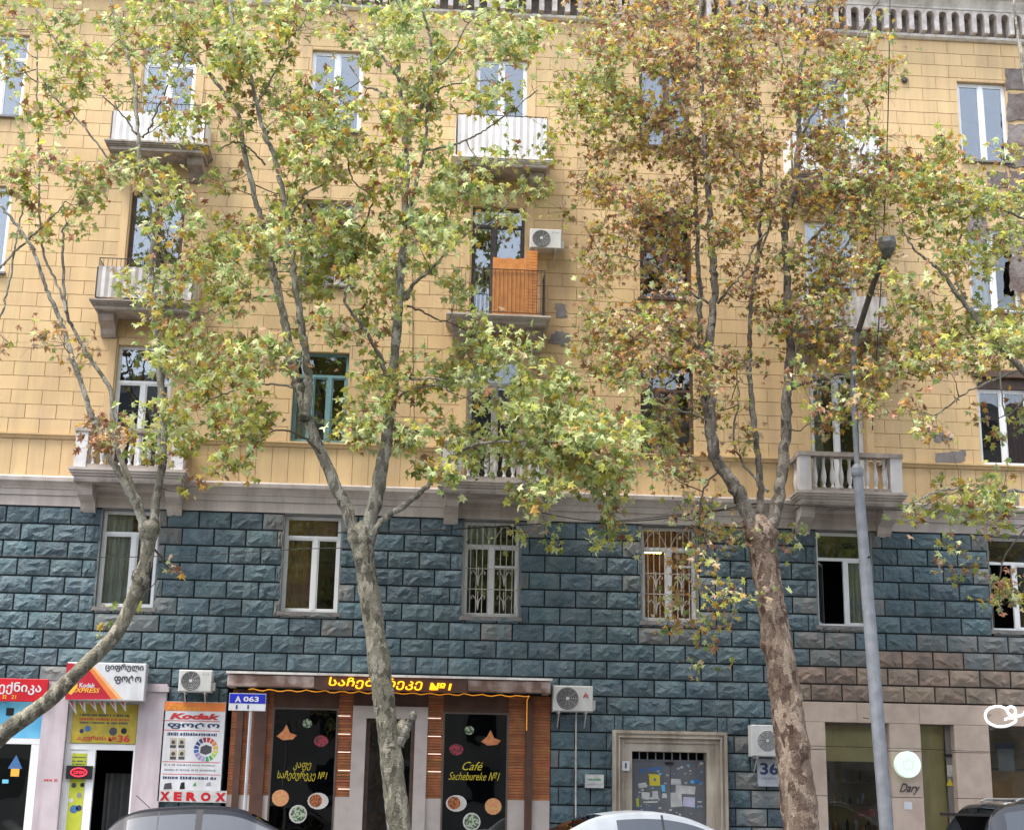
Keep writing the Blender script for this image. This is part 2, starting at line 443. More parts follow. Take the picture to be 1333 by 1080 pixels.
cand.sort(); chosen = {i for _, i in cand[:300]}
print('panels', len(pan), len(cand))
pb = MB()
for i, r in enumerate(pan):
    dy = random.uniform(0, .003)
    if i in chosen: link_shared('wall_panel', unit, (r[0]+g, UY-dy, r[2]+g), uw, (r[1]-r[0]-2*g, 1, r[3]-r[2]-2*g))
    else: pb.box(r[0]+g, r[1]-g, UY-.014-dy, UY, r[2]+g, r[3]-g, bev=.006)
pb.build('wall_panel', M_YEL, uw, kind='stuff')
# --- string course, sill band, cornice ----------------------------------
def prof_x(name, m_, prof, x0=BX0, x1=BX1, parent=bld): return MB().extr_x(prof, x0, x1).build(name, m_, parent)
prof_x('string_course', M_STONE, [(.0, 7.80), (-.20, 7.80), (-.20, 8.03), (-.235, 8.035), (-.235, 8.16), (-.26, 8.17), (-.27, 8.20), (-.33, 8.27), (-.40, 8.32), (-.41, 8.40), (-.38, 8.44), (.0, 8.45)])
doors3 = [w_ for w_ in wins if w_[1] == 3 and w_[2]]
edges = [BX0]
for w_ in doors3: edges += [w_[3]-.05, w_[4]+.05]
edges.append(BX1)
for i in range(0, len(edges)-1, 2):
    prof_x('sill_band', M_YEL, [(0, 9.325), (-.125, 9.325), (-.15, 9.35), (-.165, 9.40), (-.20, 9.41), (-.20, 9.445), (-.11, 9.455), (0, 9.455)], edges[i], edges[i+1])
cz = 20.37
M_FRZ = mat('dirty_shaded_frieze', (.24, .20, .17), .9, (.13, .11, .09), 6)  # dark brown holds both dirt and the painted-in shadow between the dentils
prof_x('cornice', M_CORN, [(.1, 21.08), (-.44, 21.08), (-.46, 21.12), (-.58, 21.24), (-.60, 21.30), (-.86, 21.33), (-.87, 21.50), (-.92, 21.53), (-1.0, 21.66), (-1.02, 21.80), (.1, 21.84)])
prof_x('cornice_moulding', M_CORN, [(.1, cz), (-.16, cz), (-.24, cz+.035), (-.26, cz+.09), (-.20, cz+.11), (.1, cz+.11)])
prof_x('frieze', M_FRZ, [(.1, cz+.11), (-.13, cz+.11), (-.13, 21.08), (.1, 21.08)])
pitch = .32; hd = 21.08-(cz+.11)
dp = []
gw = .2; rw = gw/2
dp += [(-(pitch-gw)/2, 0), ((pitch-gw)/2, 0)]
for k in range(0, 6): a = math.pi-math.pi/2*k/5; dp.append((pitch/2+rw*math.cos(a), hd-.12-rw+.06+rw*math.sin(a)))
dp += [(pitch/2, hd), (-pitch/2, hd)]
for k in range(0, 6): a = math.pi/2-math.pi/2*k/5; dp.append((-pitch/2+rw*math.cos(a), hd-.12-rw+.06+rw*math.sin(a)))
dme = MB().prism(dp, -.28, 0).mesh('dentil', M_DENT)
x = BX0+.2
while x < BX1: link_shared('dentil', dme, (x, -.132, cz+.11), bld); x += pitch

# --- windows --------------------------------------------------------------
def window(x0, x1, z0, z1, frame=None, trans=.0, mull=(.55,), gl=None, depth=.07, back=None, curtain=None, room=True, open_left=False, name='window', fw=.06, sub=None, y=0.0, parent=None):
    frame = frame or M_WHITE; gl = gl or M_GL; par = parent or bld
    mb = MB()
    mb.box(x0, x0+fw, y, y+depth, z0, z1); mb.box(x1-fw, x1, y, y+depth, z0, z1)
    mb.box(x0+fw, x1-fw, y, y+depth, z1-fw, z1); mb.box(x0+fw, x1-fw, y, y+depth, z0, z0+fw)
    zt = z1-fw
    rects = []
    if trans:
        zt = z1-trans; mb.box(x0+fw, x1-fw, y-.004, y+depth, zt-fw/2, zt+fw/2)
        rects.append((x0+fw, x1-fw, zt+fw/2, z1-fw)); zt -= fw/2
    xs = [x0+fw]
    for m_ in mull:
        c = x0+(x1-x0)*m_; mb.box(c-.045, c+.045, y-.008, y+depth, z0+fw, zt); xs += [c-.045, c+.045]
    xs.append(x1-fw)
    for i in range(0, len(xs), 2): rects.append((xs[i], xs[i+1], z0+fw, zt))
    wd = mb.build(name, frame, par)
    for i, (a, b, c, d) in enumerate(rects):
        issash = not (trans and i == 0)
        e = .035 if issash else .012
        if open_left and i == (1 if trans else 0):
            # sash swung inward
            o = Vector((a, y+.05, 0)); ang = R(62); L_ = b-a
            mb = MB()
            def sw(u, v, zz): return (a+u*math.cos(ang)-v*math.sin(ang), y+.06+u*math.sin(ang)+v*math.cos(ang), zz)
            def sbx(u0, u1, q0, q1):
                vs_ = [sw(u0, 0, q0), sw(u1, 0, q0), sw(u1, .04, q0), sw(u0, .04, q0), sw(u0, 0, q1), sw(u1, 0, q1), sw(u1, .04, q1), sw(u0, .04, q1)]
                mb.add(vs_, [(3,2,1,0),(4,5,6,7),(0,1,5,4),(1,2,6,5),(2,3,7,6),(3,0,4,7)])
            sbx(0, .06, c, d); sbx(L_-.06, L_, c, d); sbx(.06, L_-.06, c, c+.06); sbx(.06, L_-.06, d-.06, d)
            mb.build('open_sash', frame, wd)
            mb = MB(); sbx(.06, L_-.06, c+.06, d-.06); mb.build('pane', gl, wd)
            continue
        mb = MB()
        mb.box(a, a+e, y+.012, y+.05, c, d); mb.box(b-e, b, y+.012, y+.05, c, d); mb.box(a+e, b-e, y+.012, y+.05, c, c+e); mb.box(a+e, b-e, y+.012, y+.05, d-e, d)
        if sub and issash and i == len(rects)-1: mb.box(a+e, b-e, y+.01, y+.05, d-sub-.025, d-sub+.025)
        mb.build('sash', frame, wd)
        bx('pane', gl, wd, a+e, b-e, y+.03, y+.038, c+e, d-e)
        if curtain:
            cm = curtain[i % len(curtain)]
            if cm is not None:
                mb = MB(); n = 14; vs_ = []; cut = cm[1] if isinstance(cm, tuple) else 1.0; cmm = cm[0] if isinstance(cm, tuple) else cm
                for q in range(n+1):
                    xx = a+(b-a)*cut*q/n; yy = y+.11+.035*math.sin(q*2.4+a)+random.uniform(-.01, .01)
                    vs_ += [(xx, yy, c), (xx, yy+.01, d)]
                mb.add(vs_, [(2*q, 2*q+2, 2*q+3, 2*q+1) for q in range(n)])
                mb.build('curtain', cmm, wd)
    if room:
        rm = back or M_ROOM; mb = MB(); e = .02; yb = 2.6; X0, X1, Z0, Z1 = x0-.5, x1+.5, z0-.3, z1+.25
        mb.box(X0, X1, yb, yb+e, Z0, Z1); mb.box(X0-e, X0, .33, yb, Z0, Z1); mb.box(X1, X1+e, .33, yb, Z0, Z1); mb.box(X0, X1, .33, yb, Z1, Z1+e); mb.box(X0, X1, .33, yb, Z0-e, Z0)
        mb.build('room', rm, wd)
    return wd
def grille(wd, x0, x1, z0, z1, y=-.05):
    mb = MB(); r = .008; n = 9
    for i in range(n+1):
        xx = x0+.03+(x1-x0-.06)*i/n; mb.box(xx-r, xx+r, y-r, y+r, z0+.04, z1-.02)
    for zz in (z0+.05, z1-.55, z1-.03, z0+.62, z0+1.08): mb.box(x0+.02, x1-.02, y-.012, y-.004, zz-r, zz+r)
    mid = [(x0+(x1-x0)*.27), (x0+(x1-x0)*.73)]
    for c in mid:                    # flower shaped ironwork
        for zc in (z0+.45, z0+1.0):
            for s_ in (-1, 1):
                pts = [(c, y-.02, zc-.28), (c+s_*.03, y-.02, zc-.08), (c+s_*.11, y-.02, zc+.03), (c+s_*.15, y-.02, zc+.0), (c+s_*.14, y-.02, zc-.05)]
                mb.tube(pts, .009, 4)
            mb.tube([(c, y-.02, zc-.3), (c, y-.02, zc+.12)], .009, 4)
    for s_ in (0, 1):
        a = x0+.05 if s_ == 0 else (x0+x1)/2+.03; b = a+(x1-x0)/2-.09
        mb.tube([(a+(b-a)*(t/10), y-.02, z1-.5+.38*math.sin(math.pi*t/10)) for t in range(11)], .008, 4)
    mb.build('grille', M_IRON, wd)
G5 = M_GLH
for k, f, door, x0, x1, z0, z1 in wins:
    kw = dict(frame=M_WHITE, gl=M_GL); lint = None
    if f == 2:
        if k == 0: kw.update(trans=.5, mull=(.57,), curtain=[(M_CURT, .5), M_CURT, (M_CURT, .75)])
        elif k == 1: kw.update(trans=.47, mull=(.56,), curtain=[M_CURTB, M_CURTB, None])
        elif k == 2: kw.update(trans=.55, mull=(.5,), sub=.42, frame=M_WHITE, curtain=[(M_CURT, .6), None, None])
        elif k == 3: kw.update(trans=.5, mull=(.5,), sub=.35, back=M_CURTB)
        elif k == 4: kw.update(trans=.62, mull=(.55,), open_left=True, back=M_ROOMD, curtain=[None, None, (M_CURT, .85)])
        elif k == 5: kw.update(trans=.6, mull=(.5,), open_left=True, back=M_ROOMD)
    elif f == 3:
        if k == 0: kw.update(trans=.85, mull=(.5,), gl=G5, frame=M_WHITE)
        elif k == 1: kw.update(trans=.55, mull=(.33, .66), frame=M_TEALW, gl=M_GL, curtain=[None, M_CURT, None])
        elif k == 2: kw.update(trans=.6, mull=(.5,), frame=M_WOODW)
        elif k == 3: kw.update(trans=.6, mull=(.33, .66), frame=M_BROWNW)
        elif k == 4: kw.update(mull=(.5,), frame=M_WHITE, trans=.0, curtain=[(M_CURT, .5), None])
        elif k == 5: kw.update(mull=(.5,), frame=M_WHITE, back=M_ROOMD, curtain=[None, M_CURTR]); lint = M_BROWNW
    elif f == 4:
        if k == 0: kw.update(frame=M_BROWNW, mull=(.5,), trans=0, gl=G5)
        elif k == 1: kw.update(frame=M_WOODW, mull=(.3, .7), trans=.5, gl=M_GL)
        elif k == 2: kw.update(frame=M_DKIRON, mull=(.42,), trans=.45, gl=G5)
        elif k == 3: kw.update(frame=M_BROWNW, mull=(.5,), trans=.6); lint = M_BROWNW
        elif k == 4: kw.update(frame=M_WHITE, mull=(.5,), gl=G5, curtain=[M_CURT, None])
        elif k == 5: kw.update(frame=M_WHITE, mull=(.5,), gl=M_GL, back=M_ROOMD, curtain=[M_SHEETW, None])
        else: kw.update(gl=G5)
    else:
        kw.update(gl=G5)
        if k == 0: kw.update(trans=.55, mull=(.5,), curtain=[None, M_CURT, None])
        elif k in (-1,): kw.update(trans=.6)
        elif k == 3: kw.update(frame=M_BROWNW)
        else: kw.update(mull=(.5,), trans=0)
    if lint:
        bx('lintel', lint, bld, x0-.12, x1+.12, UY-.09, UY-.016, z1-.02, z1+.14)
        z1b = z1-.28; bx('shutter_box', lint, bld, x0+.01, x1-.01, -.06, .07, z1b, z1-.008)
        wd = window(x0+.008, x1-.008, z0, z1b-.002, **kw)
    else: wd = window(x0+.008, x1-.008, z0+.002, z1-.008, **kw)
    if f == 2 and k in (2, 3): grille(wd, x0, x1, z0, z1)
    if f == 2 and k == 3:
        mb = MB(); mb.tube([(x0+.03, .9, z1-.42), (x0+.62, .9, z1-.42)], .03, 8)
        mb.build('lit_tube_lamp', emis('tube_lamp', (1, .62, .12), 9), wd)
    if not door:
        if f == 2: bx('window_sill', M_CEM, bld, x0-.06, x1+.06, LY-.06, .0, z0-.09, z0-.002)
        elif f > 3: bx('window_sill', M_BROWNW if (k*f) % 3 == 0 else M_CEM, bld, x0-.05, x1+.05, UY-.1, -.002, z0-.05, z0-.002)
    if door:
        # plain plaster architrave beside the balcony doors
        bx('architrave', M_YEL, bld, x0-.2, x0-.032, UY-.04, UY-.0165, z0, z1+.12); bx('architrave', M_YEL, bld, x1+.032, x1+.2, UY-.04, UY-.0165, z0, z1+.12)
# grey cement repairs and bare stone where the plaster has fallen
def patch(pts, m_, y, nm='cement_patch', par=None):
    q = [P(a, b, y) for a, b in pts]; poly = [(v.x, v.z) for v in q][::-1]
    # roughen outline
    out = []
    for i in range(len(poly)):
        a = poly[i]; b = poly[(i+1) % len(poly)]
        for t in (0, .14, .28, .42, .57, .71, .85): out.append((a[0]+(b[0]-a[0])*t+random.uniform(-.028, .028), a[1]+(b[1]-a[1])*t+random.uniform(-.028, .028)))
    MB().prism(out, y-.008, y).build(nm, m_, par or bld)
yp = UY-.018
patch([(1205, 556), (1217, 553), (1232, 565), (1240, 572), (1218, 576)], M_CEM, yp)
patch([(1217, 590), (1258, 585), (1255, 600), (1218, 604)], M_CEM, yp)
patch([(1283, 645), (1325, 638), (1326, 668), (1283, 668)], M_CEM, yp)
patch([(712, 445), (724, 430), (742, 434), (740, 452)], M_CEM, yp)
patch([(722, 395), (736, 396), (738, 412), (724, 414)], M_CEM, yp)
patch([(1265, 452), (1288, 452), (1288, 472), (1265, 472)], M_CEM, yp)
M_BARE = mat('bare_rubble_stone', (.20, .175, .165), .9, (.12, .085, .075), 4, .03, 12, isl=.2)
for (a, b, c, d) in [(1308, 88, 1345, 118), (1310, 121, 1345, 158), (1311, 161, 1345, 190), (1312, 193, 1345, 219), (1283, 222, 1312, 246), (1314, 222, 1345, 250), (1262, 249, 1300, 275), (1302, 253, 1345, 282), (1258, 279, 1285, 305), (1313, 286, 1345, 330), (1314, 333, 1345, 380)]:
    patch([(a+1, b+1), (c-1, b+random.uniform(-1, 3)), (c-1, d-1), (a+random.uniform(-1, 3), d-1)], M_BARE, yp-random.uniform(.012, .03), 'bare_stone')

# --- balconies ------------------------------------------------------------
bal_prof = [(.045, 0), (.045, .05), (.03, .06), (.028, .09), (.05, .16), (.062, .25), (.055, .34), (.034, .46), (.027, .54), (.036, .58), (.03, .61), (.045, .63), (.045, .68)]
bal_me = MB().lathe((0, 0, 0), bal_prof, 10).mesh('baluster', M_SHEETW, smooth=True)
def bracket(x0, x1, zt, depth, h, m_, par):
    pr = [(UY-.015, zt), (UY-.015, zt-h), (UY-.08, zt-h), (UY-.16, zt-h*.86), (UY-.22, zt-h*.62), (-depth*.55, zt-h*.5), (-depth*.72, zt-h*.42), (-depth*.78, zt-h*.2), (-depth*.78, zt)]
    MB().extr_x(pr, x0, x1).build('bracket', m_, par)
def slab(x0, x1, z1, depth, m_, par, th=.26):
    # moulded slab, stepping out towards the top
    mb = MB(); zz = [(0, 0, th*.28), (.04, th*.28, th*.5), (.08, th*.5, th*.74), (.11, th*.74, th)]
    for e, a, b in zz:
        mb.box(x0-e, x1+e, -depth-e, UY-.016, z1-th+a, z1-th+b-(.0 if b == th else 0.0))
    return mb.build('slab', m_, par)
def rail_tube(mb, pts, r=.012): mb.tube(pts, r, 5)
def balcony3(k):
    x0 = k*S-.52; x1 = k*S+WW+.52; zf = FLO[3]; D = .95
    b = bx('balcony', M_STONE_D, bld, x0, x1, -D, UY-.016, zf-.30, zf-.24)
    slab(x0, x1, zf, D, M_STONE, b, .24)
    for xa in (x0+.05, x1-.37): bracket(xa, xa+.32, zf-.302, D, .56, M_STONE, b)
    for xa in (x0-.02, x1-.24):
        bx('pedestal', M_SHEETW, b, xa, xa+.26, -D-.04, -D+.2, zf+.002, zf+.80)
    bx('top_rail', M_STONE_D, b, x0-.05, x1+.05, -D-.07, -D+.23, zf+.802, zf+.90)
    bx('top_rail', M_STONE_D, b, x0-.02, x0+.24, -D+.232, UY-.02, zf+.802, zf+.90); bx('top_rail', M_STONE_D, b, x1-.24, x1+.02, -D+.232, UY-.02, zf+.802, zf+.90)
    bx('base_rail', M_STONE_D, b, x0+.25, x1-.25, -D-.02, -D+.18, zf+.002, zf+.08)
    n = 9
    for i in range(n):
        xx = x0+.36+(x1-x0-.72)*i/(n-1)
        link_shared('baluster', bal_me, (xx, -D+.08, zf+.08), b, (1, 1, .722/.68))
    for i in range(3):
        for xx in (x0+.1, x1-.1): link_shared('baluster', bal_me, (xx, -D+.36+i*.2, zf+.08), b, (1, 1, .722/.68))
    return b
def sheet(mb, x0, x1, y, z0, z1, n=26, amp=.012):
    vs_ = []
    for i in range(n+1):
        xx = x0+(x1-x0)*i/n; yy = y+(amp if i % 2 else -amp); vs_ += [(xx, yy, z0), (xx, yy, z1)]
    mb.add(vs_, [(2*i, 2*i+2, 2*i+3, 2*i+1) for i in range(n)])
    return mb
def balcony_up(k, f, panel=None, zt=.95, ph=(.05, .72), dep=.85, gap=.45, slabm=None):
    x0 = k*S-gap; x1 = k*S+WW+gap; zf = FLO[f]; D = dep
    b = bx('balcony', M_STONE_D, bld, x0, x1, -D, UY-.016, zf-.20, zf-.16)
    slab(x0, x1, zf, D, slabm or M_STONE_D, b, .16)
    for xa in (x0+.06, x1-.4): bracket(xa, xa+.34, zf-.202, D, .46, M_STONE_D, b)
    mb = MB()
    for zz in (zf+.08, zf+zt): rail_tube(mb, [(x0+.02, UY-.02, zz), (x0+.02, -D, zz), (x1-.02, -D, zz), (x1-.02, UY-.02, zz)])
    mb.build('railing', M_DKIRON, b)
    n = 22
    bar = MB().box(-.006, .006, -.006, .006, 0, zt-.08).mesh('railing_bar', M_DKIRON)
    for i in range(n+1): link_shared('railing_bar', bar, (x0+.02+(x1-x0-.04)*i/n, -D, zf+.08), b)
    for i in range(1, 8):
        for xx in (x0+.02, x1-.02): link_shared('railing_bar', bar, (xx, -D+(D+UY)*i/8, zf+.08), b)
    if panel:
        mb = MB(); sheet(mb, x0+.03, x1-.03, -D-.03, zf+ph[0], zf+ph[1])
        mb.build('front_panel', panel, b)
        for xx in (x0-.005, x1+.005):
            vs_ = [];
            for i in range(11):
                yy = -D+(D+UY-.03)*i/10; q = xx+(.01 if i % 2 else -.01); vs_ += [(q, yy, zf+ph[0]), (q, yy, zf+ph[1])]
            MB().add(vs_, [(2*i, 2*i+2, 2*i+3, 2*i+1) for i in range(10)]).build('side_panel', panel, b)
    return b
for k in (-2, 0, 2, 4, 6, 8):
    balcony3(k)
    if k == 0: balcony_up(0, 4, M_SHEET, 1.0, (.06, .80)); balcony_up(0, 5, M_SHEETW, 1.0, (.02, .75))
    elif k == 2:
        bb = balcony_up(2, 4, None, 1.12, slabm=M_STONE)
        xa, xb, za, zb = RC(641, 335, 684, 412, -.85)
        M_OR = mat('orange_varnished_wood', (.60, .24, .055), .45, (.48, .17, .035), 8, .002, 40)
        nb = 5
        for i in range(nb): bx('plank', M_OR, bb, xa+(xb-xa)*i/nb+.001, xa+(xb-xa)*(i+1)/nb-.001, -.82, -.80, za, zb-.02*(i % 2))
        xa2, xb2, za2, zb2 = RC(684, 325, 700, 412, -.85)
        mb = MB(); 
        for i in range(22): mb.box(xb2-.012, xb2+.0, -.80, -.22, za2+(zb2-za2)*i/22, za2+(zb2-za2)*(i+.85)/22)
        for i in range(22): mb.box(xa2+.01, xb2-.02, -.82, -.80, za2+(zb2-za2)*i/22, za2+(zb2-za2)*(i+.85)/22)
        mb.build('slatted_screen', M_OR, bb)
        balcony_up(2, 5, M_SHEETW, 1.1, (-.0, 1.06), slabm=M_CORN)
    elif k == 4:
        balcony_up(4, 4, M_SHEET, 1.0, (.05, .8)); balcony_up(4, 5, M_SHEETW, 1.05, (.02, 1.0))
    else:
        balcony_up(k, 4, M_SHEET); balcony_up(k, 5, M_SHEETW)
# ================================================================ SHOP FRONTS
def quad_rect(px0, py0, px1, py1, Y): return RC(px0, py0, px1, py1, Y)
M_LIL = mat('lilac_painted_stone', (.48, .42, .45), .75, (.40, .345, .37), 1.5, .004, 30, streak=((.24, .19, .19), .7))
M_REDS = mat('red_sign', (.50, .012, .02), .35, (.36, .01, .018), 3)
M_CYAN = mat('blue_window_film', (.05, .33, .62), .4, (.16, .50, .72), 1.2)
M_YS = mat('yellow_poster', (.44, .34, .03), .6, (.32, .25, .03), 5)
M_YG = mat('yellow_green_film', (.42, .46, .03), .6, (.36, .4, .03), 6)
M_BLK = mat('black_plastic', (.012, .012, .013), .4)
M_SW = mat('sign_white', (.60, .61, .64), .4, (.52, .53, .55), 3, streak=((.36, .35, .33), .45))
M_SO = mat('sign_orange', (.68, .20, .05), .4); M_SO2 = mat('sign_light_orange', (.75, .42, .20), .4)
M_SR = mat('sign_dark_red', (.42, .012, .03), .4)
M_NAVY = mat('navy_print', (.02, .035, .10), .5); M_REDP = mat('red_print', (.50, .03, .03), .5); M_YELP = mat('yellow_print', (.8, .42, .05), .5)
M_DKP = mat('dark_print', (.05, .05, .06), .6); M_GRP = mat('grey_print', (.25, .26, .28), .6); M_ORP = mat('orange_print', (.6, .18, .04), .6)
M_BLUEP = mat('blue_print', (.05, .14, .32), .5); M_PAPER = mat('white_paper', (.50, .50, .49), .8, (.36, .36, .36), 7)
M_GREENP = mat('green_print', (.06, .25, .10), .6)
def small_print(par, x0, x1, z, h, y, m_, seed=1, dash=.035):
    """a line of print too small to read: short uneven strokes"""
    r = random.Random(seed); mb = MB(); x = x0
    while x < x1-.01:
        wd = min(dash*r.uniform(.4, 1.3), x1-x)
        zz = r.uniform(0, .25)*h; mb.box(x, x+wd*.72, y-.0015, y, z+zz*.5, z+h-zz); x += wd
        if r.random() < .14: x += dash*.7
    return mb.build('small_print', m_, par, kind='stuff')
# ---- far left shop -------------------------------------------------------
FY = -.16
zt_l = P(30, 968, FY).z
xg0 = BX0+.7; xg1 = P(36, 1020, FY).x; xp0 = P(48.5, 1020, FY).x; xp1 = P(83, 1000, FY).x
ls = thing('storefront', 'white framed dark shop window with blue arrow sticker under the red sign at left edge', 'shop front', (xg1-1.5, FY, .13))
bx('window_frame', M_WHITE, ls, xg1, xp0-.003, FY, FY+.1, .13, zt_l+.0)
bx('window_frame', M_WHITE, ls, xg0, xp0-.003, FY-.004, FY+.1, zt_l+.002, zt_l+.12)
bx('window_frame', M_WHITE, ls, xg0, xg1-.002, FY, FY+.1, .13, .35)
for xx in (-5.2, -8.2, -11.2): bx('window_frame', M_WHITE, ls, xx, xx+.12, FY+.002, FY+.1, .352, zt_l)
bx('pane', M_GLS, ls, xg0, xg1, FY+.04, FY+.05, .35, zt_l)
x0, x1, z0, z1 = quad_rect(-60, 909, 57, 966, FY)
bx('film_panel', M_CYAN, ls, xg0, xp0-.01, FY+.0, FY+.04, zt_l+.125, ZL1-.01)
mb = MB(); mb.box(xg0, xp0, 2.5, 2.52, 0, ZL1); mb.box(xg0, xp0, .33, 2.5, ZL1-.2, ZL1-.18); mb.box(xp0, xp0+.02, .33, 2.5, 0, ZL1); mb.build('room', M_ROOMD, ls)
a, b, c, d = RC(11, 982, 30, 1000, FY+.035)
MB().prism([(a, c), (b, c), ((a+b)/2, d)], FY+.032, FY+.037).build('blue_sticker', M_BLUEP, ls)
a, b, c, d = RC(14, 1000, 25, 1010, FY+.035); bx('orange_sticker', M_YELP, ls, a, b, FY+.032, FY+.037, c, d)
a, b, c, d = RC(3, 1014, 11, 1019, FY+.035); bx('cyan_sticker', M_CYAN, ls, a, b, FY+.032, FY+.037, c, d)
a, b, c, d = RC(8, 921, 18, 931, FY); bx('black_sticker', M_BLK, ls, a, b, FY-.006, FY-.001, c, d)
x0, x1, z0, z1 = RC(-75, 882, 62, 912, -.42)
rs = thing('shop_sign', 'red shop sign with white Georgian letters and small yellow digits at the left edge', 'sign', ((x0+x1)/2, -.42, z0))
bx('sign_box', M_REDS, rs, x0, x1, -.42, LY-.21, z0, z1, bev=.01)
a, b, c, d = RC(-14, 887.5, 54, 903.5, -.42); text('lettering', 'ტექნიკა', (a, b, c, d), -.422, M_SW, rs, bold=.02)
a, b, c, d = RC(3, 904, 8.5, 909, -.42); text('lettering', '32', (a, b, c, d), -.422, M_YELP, rs, bold=.015)
a, b, c, d = RC(15, 904, 21, 909, -.42); text('lettering', '21', (a, b, c, d), -.422, M_YELP, rs, bold=.015)
# ---- photo shop ------------------------------------------------------------
ps = thing('storefront', 'narrow photo shop entrance between two lilac pilasters with yellow posters on the door frame', 'shop front', (0, FY, .13))
xq0 = P(175.5, 1000, FY).x; xq1 = XL1-.01
zc = P(190, 893, FY).z
for (a, b) in ((xp0, xp1), (xq0, xq1)):
    bx('pilaster', M_LIL, ps, a, b, -.30, .1, .13, zc-.12)
    bx('capital', M_LIL, ps, a-.04, b+.04, -.35, .1, zc-.118, zc+.0); bx('capital', M_LIL, ps, a-.0, b+.0, -.32, .1, zc+.002, zc+.05)
zh0 = P(130, 975.5, FY).z; zh1 = P(130, 968, FY).z; xd0 = P(121, 1020, FY).x; xd1 = P(171, 1010, FY).x; xs1 = P(112.5, 1020, FY).x
bx('door_header', M_WHITE, ps, xp1, xq0, FY, FY+.1, zh0, zh1)
bx('door_post', M_WHITE, ps, xs1, xd0, FY, FY+.1, .13, zh0-.002); bx('door_post', M_WHITE, ps, xd1, xq0, FY, FY+.1, .13, zh0-.002)
xs0 = P(88, 1020, FY).x; bx('door_post', M_WHITE, ps, xp1, xs0, FY, FY+.1, .13, zh0-.002)
bx('side_panel', M_WHITE, ps, xs0, xs1, FY+.02, FY+.06, .13, zh0-.002)
bx('transom_panel', M_WHITE, ps, xp1, xq0, FY+.02, FY+.06, zh1+.002, ZL1)
a, b, c, d = RC(92, 978, 114.5, 1084, FY); dx = .0
st = bx('yellow_film', M_YG, ps, xs0+.04, xs1-.04, FY+.012, FY+.018, .5, P(105, 980, FY).z)
for (u0, v0, u1, v1, mm) in [(91, 1018, 101, 1025, M_DKP), (102, 1018, 112, 1024, M_BLK), (93, 1047, 99, 1058, M_BLUEP), (97, 1047, 108, 1055, M_NAVY), (100, 1031, 106, 1038, M_GRP), (90, 1038, 95, 1044, M_SW)]:
    q = RC(u0, v0, u1, v1, FY); 
    MB().lathe(((q[0]+q[1])/2, FY+.008, (q[2]+q[3])/2), [((q[3]-q[2])/2, 0), ((q[3]-q[2])/2, .003)], 9, axis='Y').build('printed_picture', mm, st)
for i, vv in enumerate((984, 989, 993)): q = RC(94, vv, 112, vv+2, FY); small_print(st, q[0], q[1], q[2], q[3]-q[2], FY+.010, M_DKP, i)
mb = MB(); mb.box(xp1, xq0+.3, 2.5, 2.52, 0, ZL1); mb.box(xp1, xq0+.3, .33, 2.5, ZL1-.2, ZL1-.18); mb.box(xp1-.02, xp1, .33, 2.5, 0, ZL1); mb.box(xq0+.3, xq0+.32, .33, 2.5, 0, ZL1); mb.build('room', M_ROOMD, ps)
q = RC(134, 1006, 170, 1100, .8); mb = MB(); n = 12; vs_ = []
for i in range(n+1):
    xx = q[0]+(q[1]-q[0])*i/n; yy = .8+.05*math.sin(i*1.9); vs_ += [(xx, yy, .2), (xx, yy, q[3])]
mb.add(vs_, [(2*i, 2*i+2, 2*i+3, 2*i+1) for i in range(n)]).build('grey_curtain', mat('grey_curtain', (.16, .17, .17), .9), ps)
q = RC(57, 1013, 75, 1020, -.30); pr = small_print(ps, q[0], q[1], (q[2]+q[3])/2, (q[3]-q[2])/2, -.302, M_REDP, 5, .05)
# OPEN-style oval led sign
q = RC(86, 996, 119.5, 1013.5, -.24)
ov = thing('led_sign', 'small black electric sign with a glowing red oval beside the photo shop door', 'sign', ((q[0]+q[1])/2, -.24, q[2]))
bx('sign_box', M_BLK, ov, q[0], q[1], -.24, FY-.001, q[2], q[3])
mb = MB(); cx_, cz_ = (q[0]+q[1])/2, (q[2]+q[3])/2
mb.tube([(cx_+.165*math.cos(t*math.pi/12), -.25, cz_+.085*math.sin(t*math.pi/12)) for t in range(25)], .013, 5); mb.build('red_ring', emis('red_led', (.8, .02, .05), .5), ov)
text('lettering', 'OPEN', (cx_-.11, cx_+.11, cz_-.035, cz_+.035), -.242, emis('red_led', (.8, .02, .05), .5), ov, bold=.01)
# yellow poster over the door
q = RC(90.5, 916, 178, 967, FY-.02)
yp_ = thing('poster', 'yellow poster with red Georgian lines and number 36 above the photo shop door', 'poster', ((q[0]+q[1])/2, FY-.02, q[2]))
bx('poster_sheet', M_YS, yp_, q[0]+.05, q[1], FY-.02, FY+.018, q[2], q[3])
q = RC(100, 957, 138, 966, FY-.02); text('lettering', 'აკურის', (q[0], q[1], q[2]+.03, q[3]), FY-.022, M_REDP, yp_, bold=.02, kind='stuff')
q = RC(141, 958, 151, 966, FY-.02); text('lettering', '№', (q[0], q[1], q[2]+.03, q[3]), FY-.022, M_REDP, yp_, bold=.01)
q = RC(153, 956, 169, 967, FY-.02); text('lettering', '36', (q[0], q[1], q[2]+.02, q[3]), FY-.022, M_REDP, yp_, bold=.03)
for i, (vv, mm) in enumerate(((929, M_DKP), (934.5, M_REDP), (939, M_DKP))): q = RC(104, vv, 169, vv+3, FY); small_print(yp_, q[0], q[1], q[2], q[3]-q[2], FY-.0215, mm, i+9)
